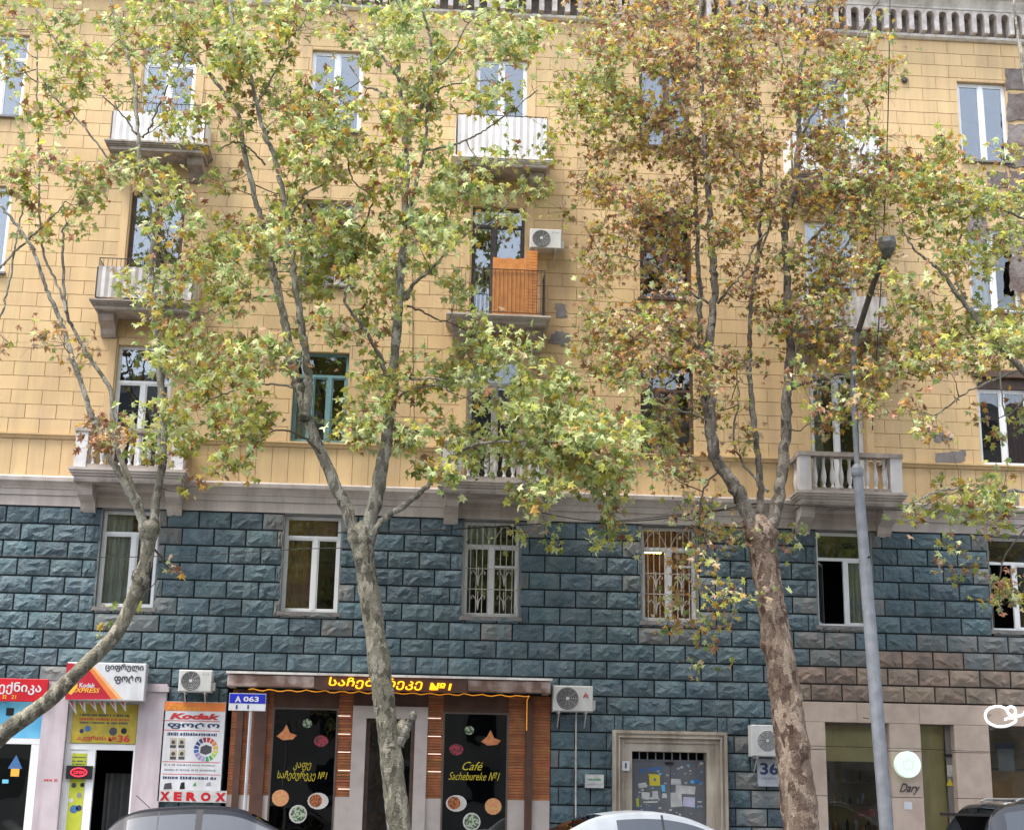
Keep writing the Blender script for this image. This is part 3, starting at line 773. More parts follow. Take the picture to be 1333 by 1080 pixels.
for (u0, v0, u1, v1, mm) in [(103, 948, 110, 954, M_NAVY), (110, 944, 119, 952, M_BLUEP), (143, 946, 152, 957, M_DKP), (155, 947, 168, 955, M_BLK)]:
    q = RC(u0, v0, u1, v1, FY); MB().lathe(((q[0]+q[1])/2, FY-.024, (q[2]+q[3])/2), [((q[3]-q[2])/2, 0), ((q[3]-q[2])/2, .003)], 9, axis='Y').build('printed_picture', mm, yp_)
# orange white lightbox sign
KY = -.62
x0, x1, z0, z1 = RC(86, 862, 189, 911, KY)
kb = thing('lightbox_sign', 'lightbox sign half orange and red, half white with dark Georgian letters, above the photo shop', 'sign', ((x0+x1)/2, KY, z0))
bx('sign_box', M_SW, kb, x0, x1, KY, LY-.2, z0, z1, bev=.012)
def pp(u, v): q = P(u, v, KY); return (q.x, q.z)
def face(poly, m_, y, nm): MB().prism([pp(u, v) for u, v in poly][::-1], y-.003, y).build(nm, m_, kb)
face([(84.6, 910), (87, 863), (93, 863), (112, 866), (145, 909.5)], M_SR, KY-.001, 'red_field')
face([(112, 866), (118, 866), (154, 909.5), (145, 909.5)], M_SO, KY-.001, 'orange_stripe')
face([(118, 866), (121.5, 866), (160, 909.6), (154, 909.5)], M_SO2, KY-.001, 'pale_stripe')
q = RC(137, 863.5, 187, 874, KY); text('lettering', 'ციფრული', (q[0], q[1], q[2], q[3]), KY-.003, M_DKP, kb, bold=.03)
q = RC(148.5, 878.5, 184, 890, KY); text('lettering', 'ფოტო', (q[0], q[1], q[2], q[3]), KY-.003, M_DKP, kb, bold=.03)
q = RC(103.5, 888.5, 124, 894.5, KY); text('lettering', 'Kodak', q, KY-.005, M_SW, kb, bold=.02)
q = RC(94, 895, 130, 901, KY); text('lettering', 'EXPRESS', q, KY-.005, M_YELP, kb, shear=.25, bold=.02)
face([(89, 902), (101, 884), (101, 893), (93, 904)], M_YELP, KY-.005, 'yellow_mark')
# bunting hanging below the lightbox
for i in range(6):
    u = 89+i*13.2; q0 = P(u, 913, -.45); q1 = P(u+9, 912.5, -.45); q2 = P(u+10.5-(1.5*(i % 2)), 930-(i % 3)*2, -.45)
    o = MB().add([q0, q1, q2, q0+Vector((0, .006, 0)), q1+Vector((0, .006, 0)), q2+Vector((0, .006, 0))], [(0, 2, 1), (3, 4, 5), (0, 1, 4, 3), (1, 2, 5, 4), (2, 0, 3, 5)]).build('pennant', [M_PAPER], None)
    q4 = q0.lerp(q1, .25); 
    m_ = MB().add([q4+Vector((0, -.002, 0)), q0.lerp(q1, .6)+Vector((0, -.002, 0)), q0.lerp(q1, .5).lerp(q2, .6)+Vector((0, -.002, 0))], [(0, 2, 1)]).build('red_print', M_REDP, o)
    tag(o, ['leftmost small white and red pennant below the lightbox sign', 'second pennant from the left below the lightbox sign', 'third white and red pennant from the left under the lightbox sign', 'fourth white and red pennant from the left under the lightbox sign', 'fifth white and red pennant, next to the last under the lightbox sign', 'rightmost white and red pennant below the lightbox sign'][i], 'pennant', 'pennants under the lightbox sign')
# tall poster with XEROX
PY_ = -.30
def rp(u0, v0, u1, v1, y=PY_): return RC(u0, v0, u1, v1, y)
x0, x1, z0, z1 = rp(209.5, 913, 290, 1043)
pt = thing('advertising_board', 'tall white advertising board with colour wheel, photo samples and XEROX in red letters', 'poster', ((x0+x1)/2, PY_, z0))
bx('board', M_SW, pt, x0, x1, PY_, LY-.06, z0, z1)
q = rp(210, 913.5, 290, 925); bx('red_header', M_SO, pt, x0+.005, x1-.005, PY_-.003, PY_-.0005, q[2], q[3])
q = rp(222, 915.5, 240, 919); text('lettering', 'Kodak', q, PY_-.004, M_YELP, pt)
q = rp(217, 920, 262, 924); text('lettering', 'EXPRESS', q, PY_-.004, M_YELP, pt, shear=.3)
q = rp(221, 928, 287, 936); text('lettering', 'Kodak', q, PY_-.002, M_REDP, pt, shear=.25, bold=.05)
q = rp(218, 940, 286, 948.5); text('lettering', 'ფოტო', q, PY_-.002, M_NAVY, pt, bold=.03)
q = rp(218, 953, 283, 957.5); small_print(pt, q[0], q[1], q[2], q[3]-q[2], PY_-.001, M_NAVY, 21, .05)
for i in range(2):
    for jx in range(2):
        cx0 = 221+jx*11; q = rp(cx0, 960+i*15, cx0+9, 973+i*15)
        mb = MB(); X0, X1, Z0, Z1 = q; mb.box(X0, X1, PY_-.003, PY_-.001, Z0, Z1); o = mb.build('photo_sample', mat('sepia_print', (.45, .40, .30), .6), pt)
        mb = MB(); mb.lathe(((X0+X1)/2, PY_-.006, Z0+.12), [(.042, 0), (.042, .002)], 9, axis='Y'); mb.box((X0+X1)/2-.06, (X0+X1)/2+.06, PY_-.006, PY_-.004, Z0+.004, Z0+.06); mb.build('portrait', M_DKP, o)
q = rp(251, 960, 285, 990); cx_, cz_ = (q[0]+q[1])/2, (q[2]+q[3])/2
wc = [(.45,.03,.03),(.5,.08,.04),(.55,.2,.04),(.6,.35,.04),(.55,.5,.06),(.3,.45,.05),(.08,.3,.06),(.04,.25,.12),(.35,.3,.5),(.3,.25,.45),(.25,.2,.4),(.03,.1,.35),(.02,.06,.25),(.02,.04,.15),(.02,.03,.1),(.25,.03,.08)]
for i in range(16):
    a0 = math.pi/2-2*math.pi*(i+.12)/16; a1 = math.pi/2-2*math.pi*(i+.88)/16; r0, r1 = .155, .255
    MB().prism([(cx_+r0*math.cos(a1), cz_+r0*math.sin(a1)), (cx_+r1*math.cos(a1), cz_+r1*math.sin(a1)), (cx_+r1*math.cos(a0), cz_+r1*math.sin(a0)), (cx_+r0*math.cos(a0), cz_+r0*math.sin(a0))], PY_-.003, PY_-.001).build('colour_wheel_segment', mat('wheel_%d' % i, wc[i], .5), pt)
MB().prism([(cx_-.12, cz_-.07), (cx_+.0, cz_-.11), (cx_+.12, cz_-.06), (cx_+.12, cz_+.06), (cx_+.0, cz_+.1), (cx_-.11, cz_+.05)], PY_-.004, PY_-.001).build('printed_picture', M_DKP, pt)
for i, vv in enumerate((994, 1000.5)): q = rp(214, vv, 281, vv+2.5); small_print(pt, q[0], q[1], q[2], q[3]-q[2], PY_-.001, M_GRP, 31+i)
for vv in (937.5, 949.8, 991, 1007): q = rp(210, vv, 289, vv+.9); bx('rule_line', M_REDP, pt, q[0]+.02, q[1]-.04, PY_-.0015, PY_-.0003, q[2], q[3])
q = rp(212, 1010, 282, 1014); small_print(pt, q[0], q[1], q[2], q[3]-q[2], PY_-.001, M_NAVY, 41, .05)
for (u0, v0, u1, v1, mm) in [(213, 1018, 224, 1027, M_DKP), (234, 1017, 241, 1027, M_BLK), (251, 1018, 256, 1023, M_GREENP), (268, 1017, 275, 1023, M_GRP)]:
    q = rp(u0, v0, u1, v1); MB().prism([(q[0], q[2]), (q[1], q[2]+.01), (q[1]-.02, q[3]), (q[0]+.02, q[3]-.02)], PY_-.003, PY_-.001).build('printed_picture', mm, pt)
q = rp(207, 1028, 295, 1043.5, PY_-.01); xb_ = bx('white_strip', M_PAPER, pt, q[0], q[1], PY_-.012, PY_-.001, q[2], q[3])
q = rp(208, 1030.5, 294, 1042, PY_-.01)
wl = (q[1]-q[0])
for ch, u0, u1 in (('X', .0, .15), ('E', .21, .33), ('R', .40, .56), ('O', .62, .77), ('X', .84, 1.0)):
    text('letter', ch, (q[0]+wl*u0, q[0]+wl*u1, q[2], q[3]), PY_-.013, M_REDS, xb_, bold=.06)

# ---- air conditioners --------------------------------------------------------
M_AC = mat('ac_white', (.60, .60, .58), .45, (.52, .52, .50), 2, streak=((.35, .33, .3), .4)); M_ACG = mat('ac_grille', (.09, .09, .09), .5); M_ACG2 = mat('ac_wire', (.42, .42, .41), .5)
def ac(rect_px, Y, label, logo=None, fan=.36, wall=None, dark=True):
    x0, x1, z0, z1 = RC(*rect_px, Y); W, H = x1-x0, z1-z0; D = .30; wall = LY-.05 if wall is None else wall
    t = thing('air_conditioner', label, 'air conditioner', ((x0+x1)/2, Y, z0), 'air conditioner units on the facade')
    bx('casing', M_AC, t, x0, x1, Y, Y+D, z0, z1, bev=.02)
    cx_, cz_, rr = x0+W*fan, (z0+z1)/2, min(H*.42, W*.3)
    MB().lathe((cx_, Y-.012, cz_), [(rr, 0), (rr+.012, .012)], 20, axis='Y').build('fan_recess', M_ACG if dark else M_ACG2, t)
    mb = MB()
    for q in range(1, 6):
        r0 = rr*q/5.3; mb.tube([(cx_+r0*math.cos(a*math.pi/10), Y-.02, cz_+r0*math.sin(a*math.pi/10)) for a in range(21)], .0035, 3)
    for a in range(10): mb.tube([(cx_, Y-.021, cz_), (cx_+rr*math.cos(a*math.pi/5), Y-.021, cz_+rr*math.sin(a*math.pi/5))], .0035, 3)
    mb.build('fan_grille', M_ACG2 if dark else M_ACG, t)
    MB().lathe((cx_, Y-.03, cz_), [(.035, 0), (.035, .01)], 10, axis='Y').build('fan_hub', M_AC, t)
    bx('valve_cover', M_AC, t, x1+.001, x1+.06, Y+.08, Y+.24, z0+.04, z0+H*.45)
    for xx in (x0+.12, x1-.16):
        mb = MB(); mb.box(xx, xx+.035, Y+.02, wall, z0-.04, z0-.002); mb.tube([(xx+.017, Y+.06, z0-.03), (xx+.017, wall, z0-.32)], .014, 5); mb.build('bracket', M_IRON, t)
    if logo:
        mb = MB(); lx, lz = x1-.16, z1-.2
        mb.tube([(lx-.05, Y-.004, lz-.05), (lx, Y-.004, lz+.06), (lx+.05, Y-.004, lz-.05), (lx-.04, Y-.004, lz-.01), (lx+.05, Y-.004, lz+.01)], .013, 4); mb.build('red_logo', M_REDP, t)
    else: small_print(t, x1-W*.3, x1-.05, z1-.1, .02, Y-.001, M_GRP, 3)
    return t
ac((232.5, 871.5, 276, 900), -.55, 'small greyish white air conditioner above the advertising board with the colour wheel')
a2 = ac((720, 892, 772, 925.5), -.62, 'white air conditioner with red logo beside the end of the wooden cafe beam', logo=True)
ac((978, 943, 1020, 984), -.6, 'air conditioner above the number 36 plate, partly hidden by the right tree trunk', fan=.5, dark=False)
ac((690, 298, 731, 323), -.55, 'white air conditioner high on the ochre wall beside the orange balcony screen', wall=UY-.02)
mb = MB(); q = P(750, 927, -.25); q2 = P(753, 1060, -.25); mb.tube([(q.x, -.35, q.z+.1), (q.x, -.24, q.z-.1), (q.x, -.24, (q.z+q2.z)/2), (q.x+.01, -.24, .3)], .018, 6)
tag(mb.build('drain_hose', M_IRON), 'thin white hose running down the teal wall from the air conditioner with red logo', 'hose')
q = RC(762, 1007.5, 786, 1025, -.29); nt_ = thing('notice', 'small white notice with green heading on the teal wall left of the stone portal', 'notice', ((q[0]+q[1])/2, -.29, q[2]))
bx('plate', M_PAPER, nt_, q[0], q[1], -.295, LY-.03, q[2], q[3]); small_print(nt_, q[0]+.06, q[1]-.06, q[3]-.13, .05, -.2955, M_GREENP, 51); small_print(nt_, q[0]+.04, q[1]-.04, q[2]+.06, .02, -.2955, M_GRP, 52)

# ---- cafe front ----------------------------------------------------------------
M_WD = mat('varnished_wood_slats', (.36, .125, .042), .5, (.25, .082, .03), 5, .002, 50, isl=.16)
M_WDD = mat('dark_brown_timber', (.085, .036, .022), .55, (.06, .025, .016), 4, .003, 50)
M_BEAM = mat('weathered_timber', (.44, .34, .30), .8, (.17, .10, .075), 2.2, .01, 20, contrast=(.42, .58))
M_TRAV = mat('pale_travertine', (.46, .40, .37), .6, (.39, .34, .31), 3, .002, 40)
cafe = thing('storefront', 'brown wood slatted cafe front with stone door surround and two dark stickered windows', 'shop front', ((XC0+XC1)/2, -.2, .13))
CY = -.20
def X_(u, v=985, y=CY): return P(u, v, y).x
def Z_(u, v, y=CY): return P(u, v, y).z
zb = Z_(430, 1036); ztop = ZC1
def slats(u0, u1, z0, z1, y=CY+.02, base=True):
    x0, x1 = X_(u0), X_(u1); mb = MB(); z = z0; i = 0
    while z < z1-.01:
        z2 = min(z+.058, z1); dy = .012*(i % 2); mb.box(x0, x1, y-dy, y+.03, z+.002, z2-.006); z += .06; i += 1
    mb.build('slat_panel', M_WD, cafe)
    bx('panel_backing', M_WDD, cafe, x0, x1, y+.031, y+.06, z0, z1)
    if base: bx('stone_plinth', M_TRAV, cafe, x0, x1, y-.02, y+.05, .13, z0-.003)
segs = [(298, 305), (314, 328), (345, 352), (438, 457), (555.5, 575.5), (661.5, 683.5), (693, 716)]
for a, b in segs: slats(a, b, zb, ztop-.02)
for a, b in ((305, 314), (328, 345), (683.5, 693)): bx('post', M_WDD, cafe, X_(a)+.002, X_(b)-.002, CY-.06, CY+.06, .13, ztop-.02)
# header above windows and door
zw = Z_(400, 921); zw2 = Z_(617, 927)
bx('header', M_WDD, cafe, X_(352)+.002, X_(438)-.002, CY+.0, CY+.06, zw+.002, ztop-.02)
bx('header', M_WDD, cafe, X_(575.5)+.002, X_(661.5)-.002, CY+.0, CY+.06, zw2+.002, ztop-.02)
# stone surround
zs = Z_(506, 919); zd = Z_(506, 935)
bx('door_surround', M_TRAV, cafe, X_(457)+.002, X_(475), CY-.05, CY+.15, .13, zd); bx('door_surround', M_TRAV, cafe, X_(539), X_(555.5)-.002, CY-.05, CY+.15, .13, zd)
bx('door_surround', M_TRAV, cafe, X_(457)+.002, X_(555.5)-.002, CY-.05, CY+.15, zd+.002, zs)
bx('header', M_WDD, cafe, X_(457)+.002, X_(555.5)-.002, CY+.0, CY+.06, zs+.002, ztop-.02)
dr = bx('cafe_door', M_BROWNW, cafe, X_(475)+.003, X_(480), CY+.1, CY+.15, .13, zd-.002)
bx('door_frame', M_BROWNW, dr, X_(534), X_(539)-.003, CY+.1, CY+.15, .13, zd-.002); bx('door_frame', M_BROWNW, dr, X_(480)+.002, X_(534)-.002, CY+.1, CY+.15, zd-.08, zd-.002)
bx('pane', M_GLS, dr, X_(480)+.002, X_(534)-.002, CY+.12, CY+.13, .2, zd-.082)
# rooms
mb = MB(); X0, X1 = XC0+.2, XC1-.2; mb.box(X0, X1, 3, 3.02, 0, ztop); mb.box(X0-.02, X0, .33, 3, 0, ztop); mb.box(X1, X1+.02, .33, 3, 0, ztop); mb.box(X0, X1, .33, 3, ztop-.2, ztop-.18); mb.build('room', M_ROOMD, cafe)
def cafewin(u0, u1, v0, mirror, lines):
    x0, x1, z1 = X_(u0)+.002, X_(u1)-.002, Z_((u0+u1)/2, v0)
    e = .035; mb = MB(); mb.box(x0, x0+e, CY-.01, CY+.06, .13, z1); mb.box(x1-e, x1, CY-.01, CY+.06, .13, z1); mb.box(x0+e, x1-e, CY-.01, CY+.06, z1-e, z1); mb.box(x0+e, x1-e, CY-.01, CY+.06, .13, .5)
    wd = mb.build('display_window', mat('bronze_frame', (.16, .13, .11), .4, metal=.4), cafe)
    bx('pane', glass('dark_shop_glass', .07, (.35, .36, .37)), wd, x0+e, x1-e, CY+.02, CY+.028, .5, z1-e)
    y = CY+.018
    def disc(u, v, ru, rv, m_, nm='food_sticker', y_=None):
        c = P(u, v, y); sc = 58.0; mb = MB(); n = 14; yy = y if y_ is None else y_
        mb.prism([(c.x+ru/sc*math.cos(2*math.pi*i/n), c.z+rv/sc*math.sin(2*math.pi*i/n)) for i in range(n)], yy-.002, yy); return mb.build(nm, m_, wd)
    M_PLATE = mat('plate_print', (.62, .58, .55), .5); M_F1 = mat('stew_print', (.42, .13, .03), .6, (.12, .035, .015), 22, contrast=(.45, .55)); M_F2 = mat('pizza_print', (.60, .20, .10), .6, (.52, .33, .12), 16, contrast=(.45, .55))
    M_F3 = mat('salad_print', (.35, .42, .30), .6, (.04, .07, .03), 20, contrast=(.45, .55)); M_F4 = mat('pastry_print', (.62, .26, .10), .6, (.50, .16, .05), 14); M_F5 = mat('beet_print', (.40, .02, .06), .6, (.06, .03, .02), 16, contrast=(.45, .55))
    for (nm, u, v, ru, rv) in lines['st']:
        if nm == 'plate': disc(u, v, ru, rv, M_PLATE); disc(u-3, v-.5, ru*.62, rv*.78, M_F1, 'food_print', y-.003)
        elif nm == 'pizza': disc(u, v, ru, rv, M_F2)
        elif nm == 'salad': disc(u, v, ru, rv, M_PLATE); disc(u, v, ru*.85, rv*.85, M_F3, 'food_print', y-.003)
        elif nm == 'flower': disc(u, v, ru, rv, M_F3)
        elif nm == 'beet': disc(u, v, ru, rv, M_F5)
        elif nm == 'pastry':
            c = P(u, v, y); MB().prism([(c.x-.21, c.z-.08), (c.x-.07, c.z-.16), (c.x+.14, c.z-.14), (c.x+.22, c.z-.05), (c.x+.07, c.z+.0), (c.x-.01, c.z+.17), (c.x-.08, c.z+.03)], y-.002, y).build('food_sticker', M_F4, wd)
    M_GT = mat('yellow_script_film', (.62, .50, .03), .5)
    for s_, rc, sh in lines['tx']: q = RC(*rc, y); text('window_lettering', s_, q, y-.001, M_GT, wd, shear=sh, ext=.002, bold=-.004)
    return wd
cafewin(352, 438, 921, False, dict(st=[('pastry', 373, 953, 0, 0), ('flower', 400, 941, 6, 5.5), ('beet', 418, 964, 9, 7), ('pizza', 365, 1038, 10.5, 10), ('plate', 414, 1042, 13, 10), ('salad', 388, 1059, 11, 11)],
    tx=[('კაფე', (382, 992, 405, 1002), .3), ('საჩებურეკე №1', (361, 1003, 426, 1016), .25)]))
cafewin(575.5, 661.5, 927, True, dict(st=[('pastry', 639, 960, 0, 0), ('flower', 611, 950, 6, 5.5), ('beet', 594, 975, 9, 7), ('pizza', 642, 1049, 10.5, 10), ('plate', 594, 1045, 13, 10), ('salad', 614, 1069, 11, 11)],
    tx=[('Café', (602, 991, 629, 1002), .45), ('Sachebureke №1', (584, 1004, 651, 1015), .45)]))
M_LED = emis('strip_light', (1, .86, .72), .22)
mb1 = None
for u0, u1, vs_ in ((440, 456, (931, 954.5, 978, 1002, 1026)), (557, 574, (934, 957.5, 980.5, 1003.5))):
    for v in vs_: q = RC(u0, v-.8, u1, v+.8, CY-.01); bx('strip_light', M_LED, cafe, q[0], q[1], CY-.02, CY+.006, q[2], q[2]+.015)
# beam awning
BY = -.85
x0, x1, z0, z1 = RC(296, 873, 717, 897, BY); zl = P(506, 901, BY).z; zh = P(506, 881, BY).z
aw = thing('timber_awning', 'long weathered timber beam awning across the top of the cafe front', 'awning', ((x0+x1)/2, BY, zl))
xc0, xc1 = P(410, 890, BY).x, P(608, 890, BY).x
bx('beam', M_BEAM, aw, x0, xc0-.003, BY, BY+.12, zl+.06, zh-.01, bev=.02); bx('beam', M_BEAM, aw, xc1+.003, x1, BY, BY+.12, zl+.06, zh-.01, bev=.02)
bx('beam', M_WDD, aw, xc0, xc1, BY-.02, BY+.12, zl+.03, zh-.0)
bx('awning_top', M_CORN, aw, x0-.03, x1+.03, BY-.05, LY-.1, zh+.002, zh+.05)
bx('beam_end', M_BEAM, aw, x0, x0+.14, BY+.122, LY-.06, zl+.06, zh-.01); bx('beam_end', M_BEAM, aw, x1-.14, x1, BY+.122, LY-.06, zl+.06, zh-.01)
for i in range(14): xx = x0+.3+(x1-x0-.6)*i/13; bx('rafter', M_WDD, aw, xx-.04, xx+.04, BY+.122, LY-.06, zh-.14, zh-.002)
bx('soffit', M_WDD, aw, x0+.15, x1-.15, BY+.13, LY-.065, zh-.18, zh-.145)
M_YLED = emis('yellow_letter_light', (1, .50, .01), .45)
q = RC(428, 882, 500, 897, BY); q2 = RC(500, 886, 548, 901, BY)
cs = thing('cafe_sign', 'glowing yellow Georgian cafe lettering mounted on the timber awning', 'sign', ((xc0+xc1)/2, BY-.03, zl+.05))
q = RC(428, 883.5, 550, 898.5, BY-.05); q = (q[0], q[1], zl+.06, zh-.03)
text('lettering', 'საჩებურეკე', q, BY-.05, M_YLED, cs, shear=.12, bold=.008, ext=.03)
q = RC(559, 885, 588, 899, BY-.05); text('lettering', '№1', (q[0], q[1], zl+.075, zh-.1), BY-.05, M_YLED, cs, shear=.12, bold=.02, ext=.03)
# amber string light
mb = MB(); pts = []
for i in range(60): xx = x0+.45+(x1-x0-.9)*i/59; pts.append((xx, BY+.03, zl-.005+.018*math.sin(i*1.7)+random.uniform(-.008, .008)))
mb.tube(pts, .010, 4)
mb.tube([(x1-.46, BY+.05, zl), (x1-.46, CY-.08, zl-.05), (x1-.46, CY-.08, zl-.7)], .012, 4)
tag(mb.build('string_light', emis('amber_rope_light', (.75, .28, .02), .13)), 'amber rope light strung along the underside of the timber awning', 'string light')
# street sign on post
q = RC(298, 902, 346, 924.5, -4.6)
sg = thing('street_sign', 'blue and white street sign A 063 on a thin grey post', 'sign', (q[0]+.45*(q[1]-q[0]), -4.6, .13))
bx('white_plate', M_SW, sg, q[0], q[1], -4.6, -4.585, q[2], q[3])
zm = q[2]+(q[3]-q[2])*.42; bx('blue_plate', mat('sign_blue', (.012, .02, .38), .4), sg, q[0]+.008, q[1]-.008, -4.604, -4.6005, zm, q[3]-.01)
a = RC(306, 905.5, 314, 913.5, -4.6); text('lettering', 'A', a, -4.606, M_SW, sg, bold=.03)
a = RC(317, 906, 337, 913, -4.6); text('lettering', '063', a, -4.606, M_SW, sg, bold=.03)
a = RC(307, 917, 309, 922, -4.6); text('lettering', '1', a, -4.602, M_NAVY, sg); a = RC(322, 917, 324, 922, -4.6); text('lettering', '1', a, -4.602, M_NAVY, sg)
pc = P(322.5, 990, -4.57).x
MB().lathe((pc, -4.565, .13), [(.032, 0), (.032, q[3]-.13)], 10).build('post', mat('galvanised_post', (.42, .43, .45), .4, metal=.3), sg)

# ---- entrance portal ---------------------------------------------------------
M_PORT = mat('portal_limestone', (.46, .41, .34), .85, (.33, .28, .22), 1.8, .01, 25, streak=((.14, .11, .085), .75))
DY = -.32
po = thing('entrance_portal', 'stepped pale limestone door surround streaked with dirt, in the teal wall', 'portal', ((XD0+XD1)/2, DY, .13))
def portal(e0, e1, y0, y1):     # U shape of inset e0..e1 measured in px
    a0, b0 = P(798+e0, 1000, DY).x, P(947-e0, 1000, DY).x; a1, b1 = P(798+e1, 1000, DY).x, P(947-e1, 1000, DY).x
    t0, t1 = P(870, 951+e0*1.05, DY).z, P(870, 951+e1*1.05, DY).z
    mb = MB(); mb.box(a0, a1, y0, y1, .13, t0); mb.box(b1, b0, y0, y1, .13, t0); mb.box(a1, b1, y0, y1, t1, t0); return mb.build('stone_moulding', M_PORT, po)
portal(0, 4, -.36, .2); portal(4.05, 7, -.33, .2); portal(7.05, 9, -.36, .2); portal(9.05, 15, -.28, .2); portal(15.05, 25.5, -.24, .25)
xa, xb = P(823.5, 1010, DY).x+.01, P(921.5, 1010, DY).x-.01; zt_ = P(870, 977.5, DY).z; zr = P(870, 989, -.05).z
M_DOOR = mat('grey_steel_door', (.115, .125, .14), .5, (.085, .09, .10), 3, .003, 25, streak=((.16, .16, .17), .6))
ed = thing('entrance_door', 'grey steel double door covered with torn notices, barred gap above it', 'door', ((xa+xb)/2, -.05, .13))
xm = (xa+xb)/2+.05
dl = bx('door_leaf', M_DOOR, ed, xa, xm-.004, -.05, .0, .13, zr-.03); dl2 = bx('door_leaf', M_DOOR, ed, xm+.004, xb, -.05, .0, .13, zr-.03)
bx('door_head', M_DOOR, ed, xa, xb, -.06, .02, zr-.028, zr+.012)
mb = MB();
for i in range(10): xx = xa+(xb-xa)*i/9; mb.box(xx-.012, xx+.012, -.05, -.03, zr+.013, zt_)
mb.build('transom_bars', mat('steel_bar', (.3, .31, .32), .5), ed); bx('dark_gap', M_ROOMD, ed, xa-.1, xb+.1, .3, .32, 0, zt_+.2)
bx('door_closer', M_BLK, ed, xm-.12, xm+.06, -.1, -.052, zr-.09, zr-.04)
rr_ = random.Random(4)
nts = [(845, 1007, 860, 1023, mat('bright_yellow_paper', (.60, .50, .03), .6), 0), (873, 1013, 887, 1021, M_PAPER, 1), (873, 1031, 888, 1050, M_PAPER, 2), (889, 1036, 905, 1050, mat('lilac_paper', (.46, .46, .60), .7), -2), (880, 1022, 905, 1033, M_PAPER, -3),
       (831, 1018, 842, 1025, M_PAPER, 8), (835, 1030, 846, 1040, M_PAPER, -5), (849, 1029, 857, 1040, M_PAPER, 4), (837, 1042, 857, 1044.5, M_PAPER, 2), (861, 1021, 866, 1030, M_CYAN, 6), (862, 1032, 868, 1038, M_PAPER, 0), (903, 1013, 912, 1019, M_BLUEP, -12), (842, 998, 862, 1003, M_BLUEP, 6), (832, 1000, 840, 1006, M_BLUEP, 20), (899, 1015, 905, 1019, M_CYAN, 3), (908, 1042, 914, 1044, M_PAPER, 0), (828, 1038, 832, 1050, M_YG, 3)]
for i, (u0, v0, u1, v1, mm, an) in enumerate(nts):
    q = RC(u0, v0, u1, v1, -.055); c = ((q[0]+q[1])/2, (q[2]+q[3])/2); hw, hh = (q[1]-q[0])/2, (q[3]-q[2])/2; a = R(an)
    poly = []
    for sx, sz in ((-1, -1), (1, -1), (1, 1), (-1, 1)):
        ux, uz = sx*hw*rr_.uniform(.85, 1.05), sz*hh*rr_.uniform(.85, 1.05); poly.append((c[0]+ux*math.cos(a)-uz*math.sin(a), c[1]+ux*math.sin(a)+uz*math.cos(a)))
    yy = -.052-.0015*(i % 4); MB().prism(poly, yy-.001, yy).build('paper_notice', mm, dl if c[0] < xm else dl2)
mb = MB()
for i in range(60):
    u, v = rr_.uniform(828, 915), rr_.choice([rr_.uniform(993, 1010), rr_.uniform(1015, 1052), rr_.uniform(1040, 1062)]); c = P(u, v, -.052); a0 = rr_.uniform(0, 3); r0 = rr_.uniform(.012, .045)
    mb.cur = rr_.choice([0, 0, 0, 1, 2, 3]); mb.prism([(c.x+r0*rr_.uniform(.5, 1.6)*math.cos(a0+k*1.57), c.z+r0*rr_.uniform(.4, 1)*math.sin(a0+k*1.57)) for k in range(4)], -.0515, -.0505)
mb.build('torn_paper', [M_PAPER, M_BLUEP, M_GRP, M_CYAN], dl, kind='stuff')
q = RC(851, 1012, 854, 1016, -.06); MB().lathe(((q[0]+q[1])/2, -.056, (q[2]+q[3])/2), [(.03, 0), (.03, .001)], 8, axis='Y').build('printed_mark', M_BLUEP, dl)
q = RC(809.5, 990, 819.5, 1002.5, -.3); n1 = thing('number_plate', 'small white plate with number 1 on the left side of the stone portal', 'sign', ((q[0]+q[1])/2, -.3, q[2]))
bx('plate', M_SW, n1, q[0], q[1], -.30, -.26, q[2], q[3]); text('numeral', '1', ((q[0]+q[1])/2-.015, (q[0]+q[1])/2+.02, q[2]+.05, q[3]-.04), -.301, M_NAVY, n1)
q = RC(987, 987, 1016, 1023, -.30); n2 = thing('house_number_plate', 'white house number plate with dark blue 36 beside the right tree trunk', 'sign', ((q[0]+q[1])/2, -.26, q[2]))
bx('plate', mat('worn_plate_enamel', (.40, .42, .46), .5, (.30, .31, .34), 6), n2, q[0], q[1], -.30, LY-.03, q[2], q[3]); a = RC(989.5, 992, 1013.5, 1008, -.30); text('numeral', '36', a, -.302, M_NAVY, n2, bold=.03)
a = RC(991, 1011, 1012, 1014, -.30); small_print(n2, a[0], a[1], a[2], a[3]-a[2], -.3005, M_GRP, 61)

# ---- salon front -----------------------------------------------------------------
M_SAL = mat('beige_stone_cladding', (.47, .375, .305), .6, (.40, .31, .25), 3.5, .002, 30, isl=.05)
M_OLV = mat('olive_blind', (.70, .56, .28), .8, (.56, .45, .22), 1.5)
SY = -.15
sal = thing('storefront', 'beige stone clad shop front with olive blinds, white round sign and script lettering', 'shop front', (XS0+5, SY, .13))
def XS(u): return P(u, 1000, SY).x
def ZS(v, u=1160): return P(u, v, SY).z
zl1 = ZS(941); j1, j2 = ZS(977), ZS(1037)
cols = [(XS0+.003, XS(1075.5)), (XS(1159.5), XS(1200)), (XS(1244.5), XS(1289.5)), (XS(1380), XS(1420)), (XS(1500), XS(1545)), (31.0, 31.5)]
for a, b in cols:
    for z0, z1 in ((.13, j2-.006), (j2+.006, j1-.006), (j1+.006, zl1-.006)):
        bx('stone_panel', M_SAL, sal, a, b, SY-.03, .15, z0, z1, bev=.004)
edges = [XS0+.003, XS(1118), XS(1200), XS(1290), XS(1400), XS(1520), 31.5]
for a, b in zip(edges[:-1], edges[1:]): bx('stone_panel', M_SAL, sal, a+.003, b-.003, SY-.03, .15, zl1, ZS1-.02, bev=.004)
wn_ = [(XS(1075.5), XS(1159.5)), (XS(1289.5), XS(1380)), (XS(1420), XS(1500))]
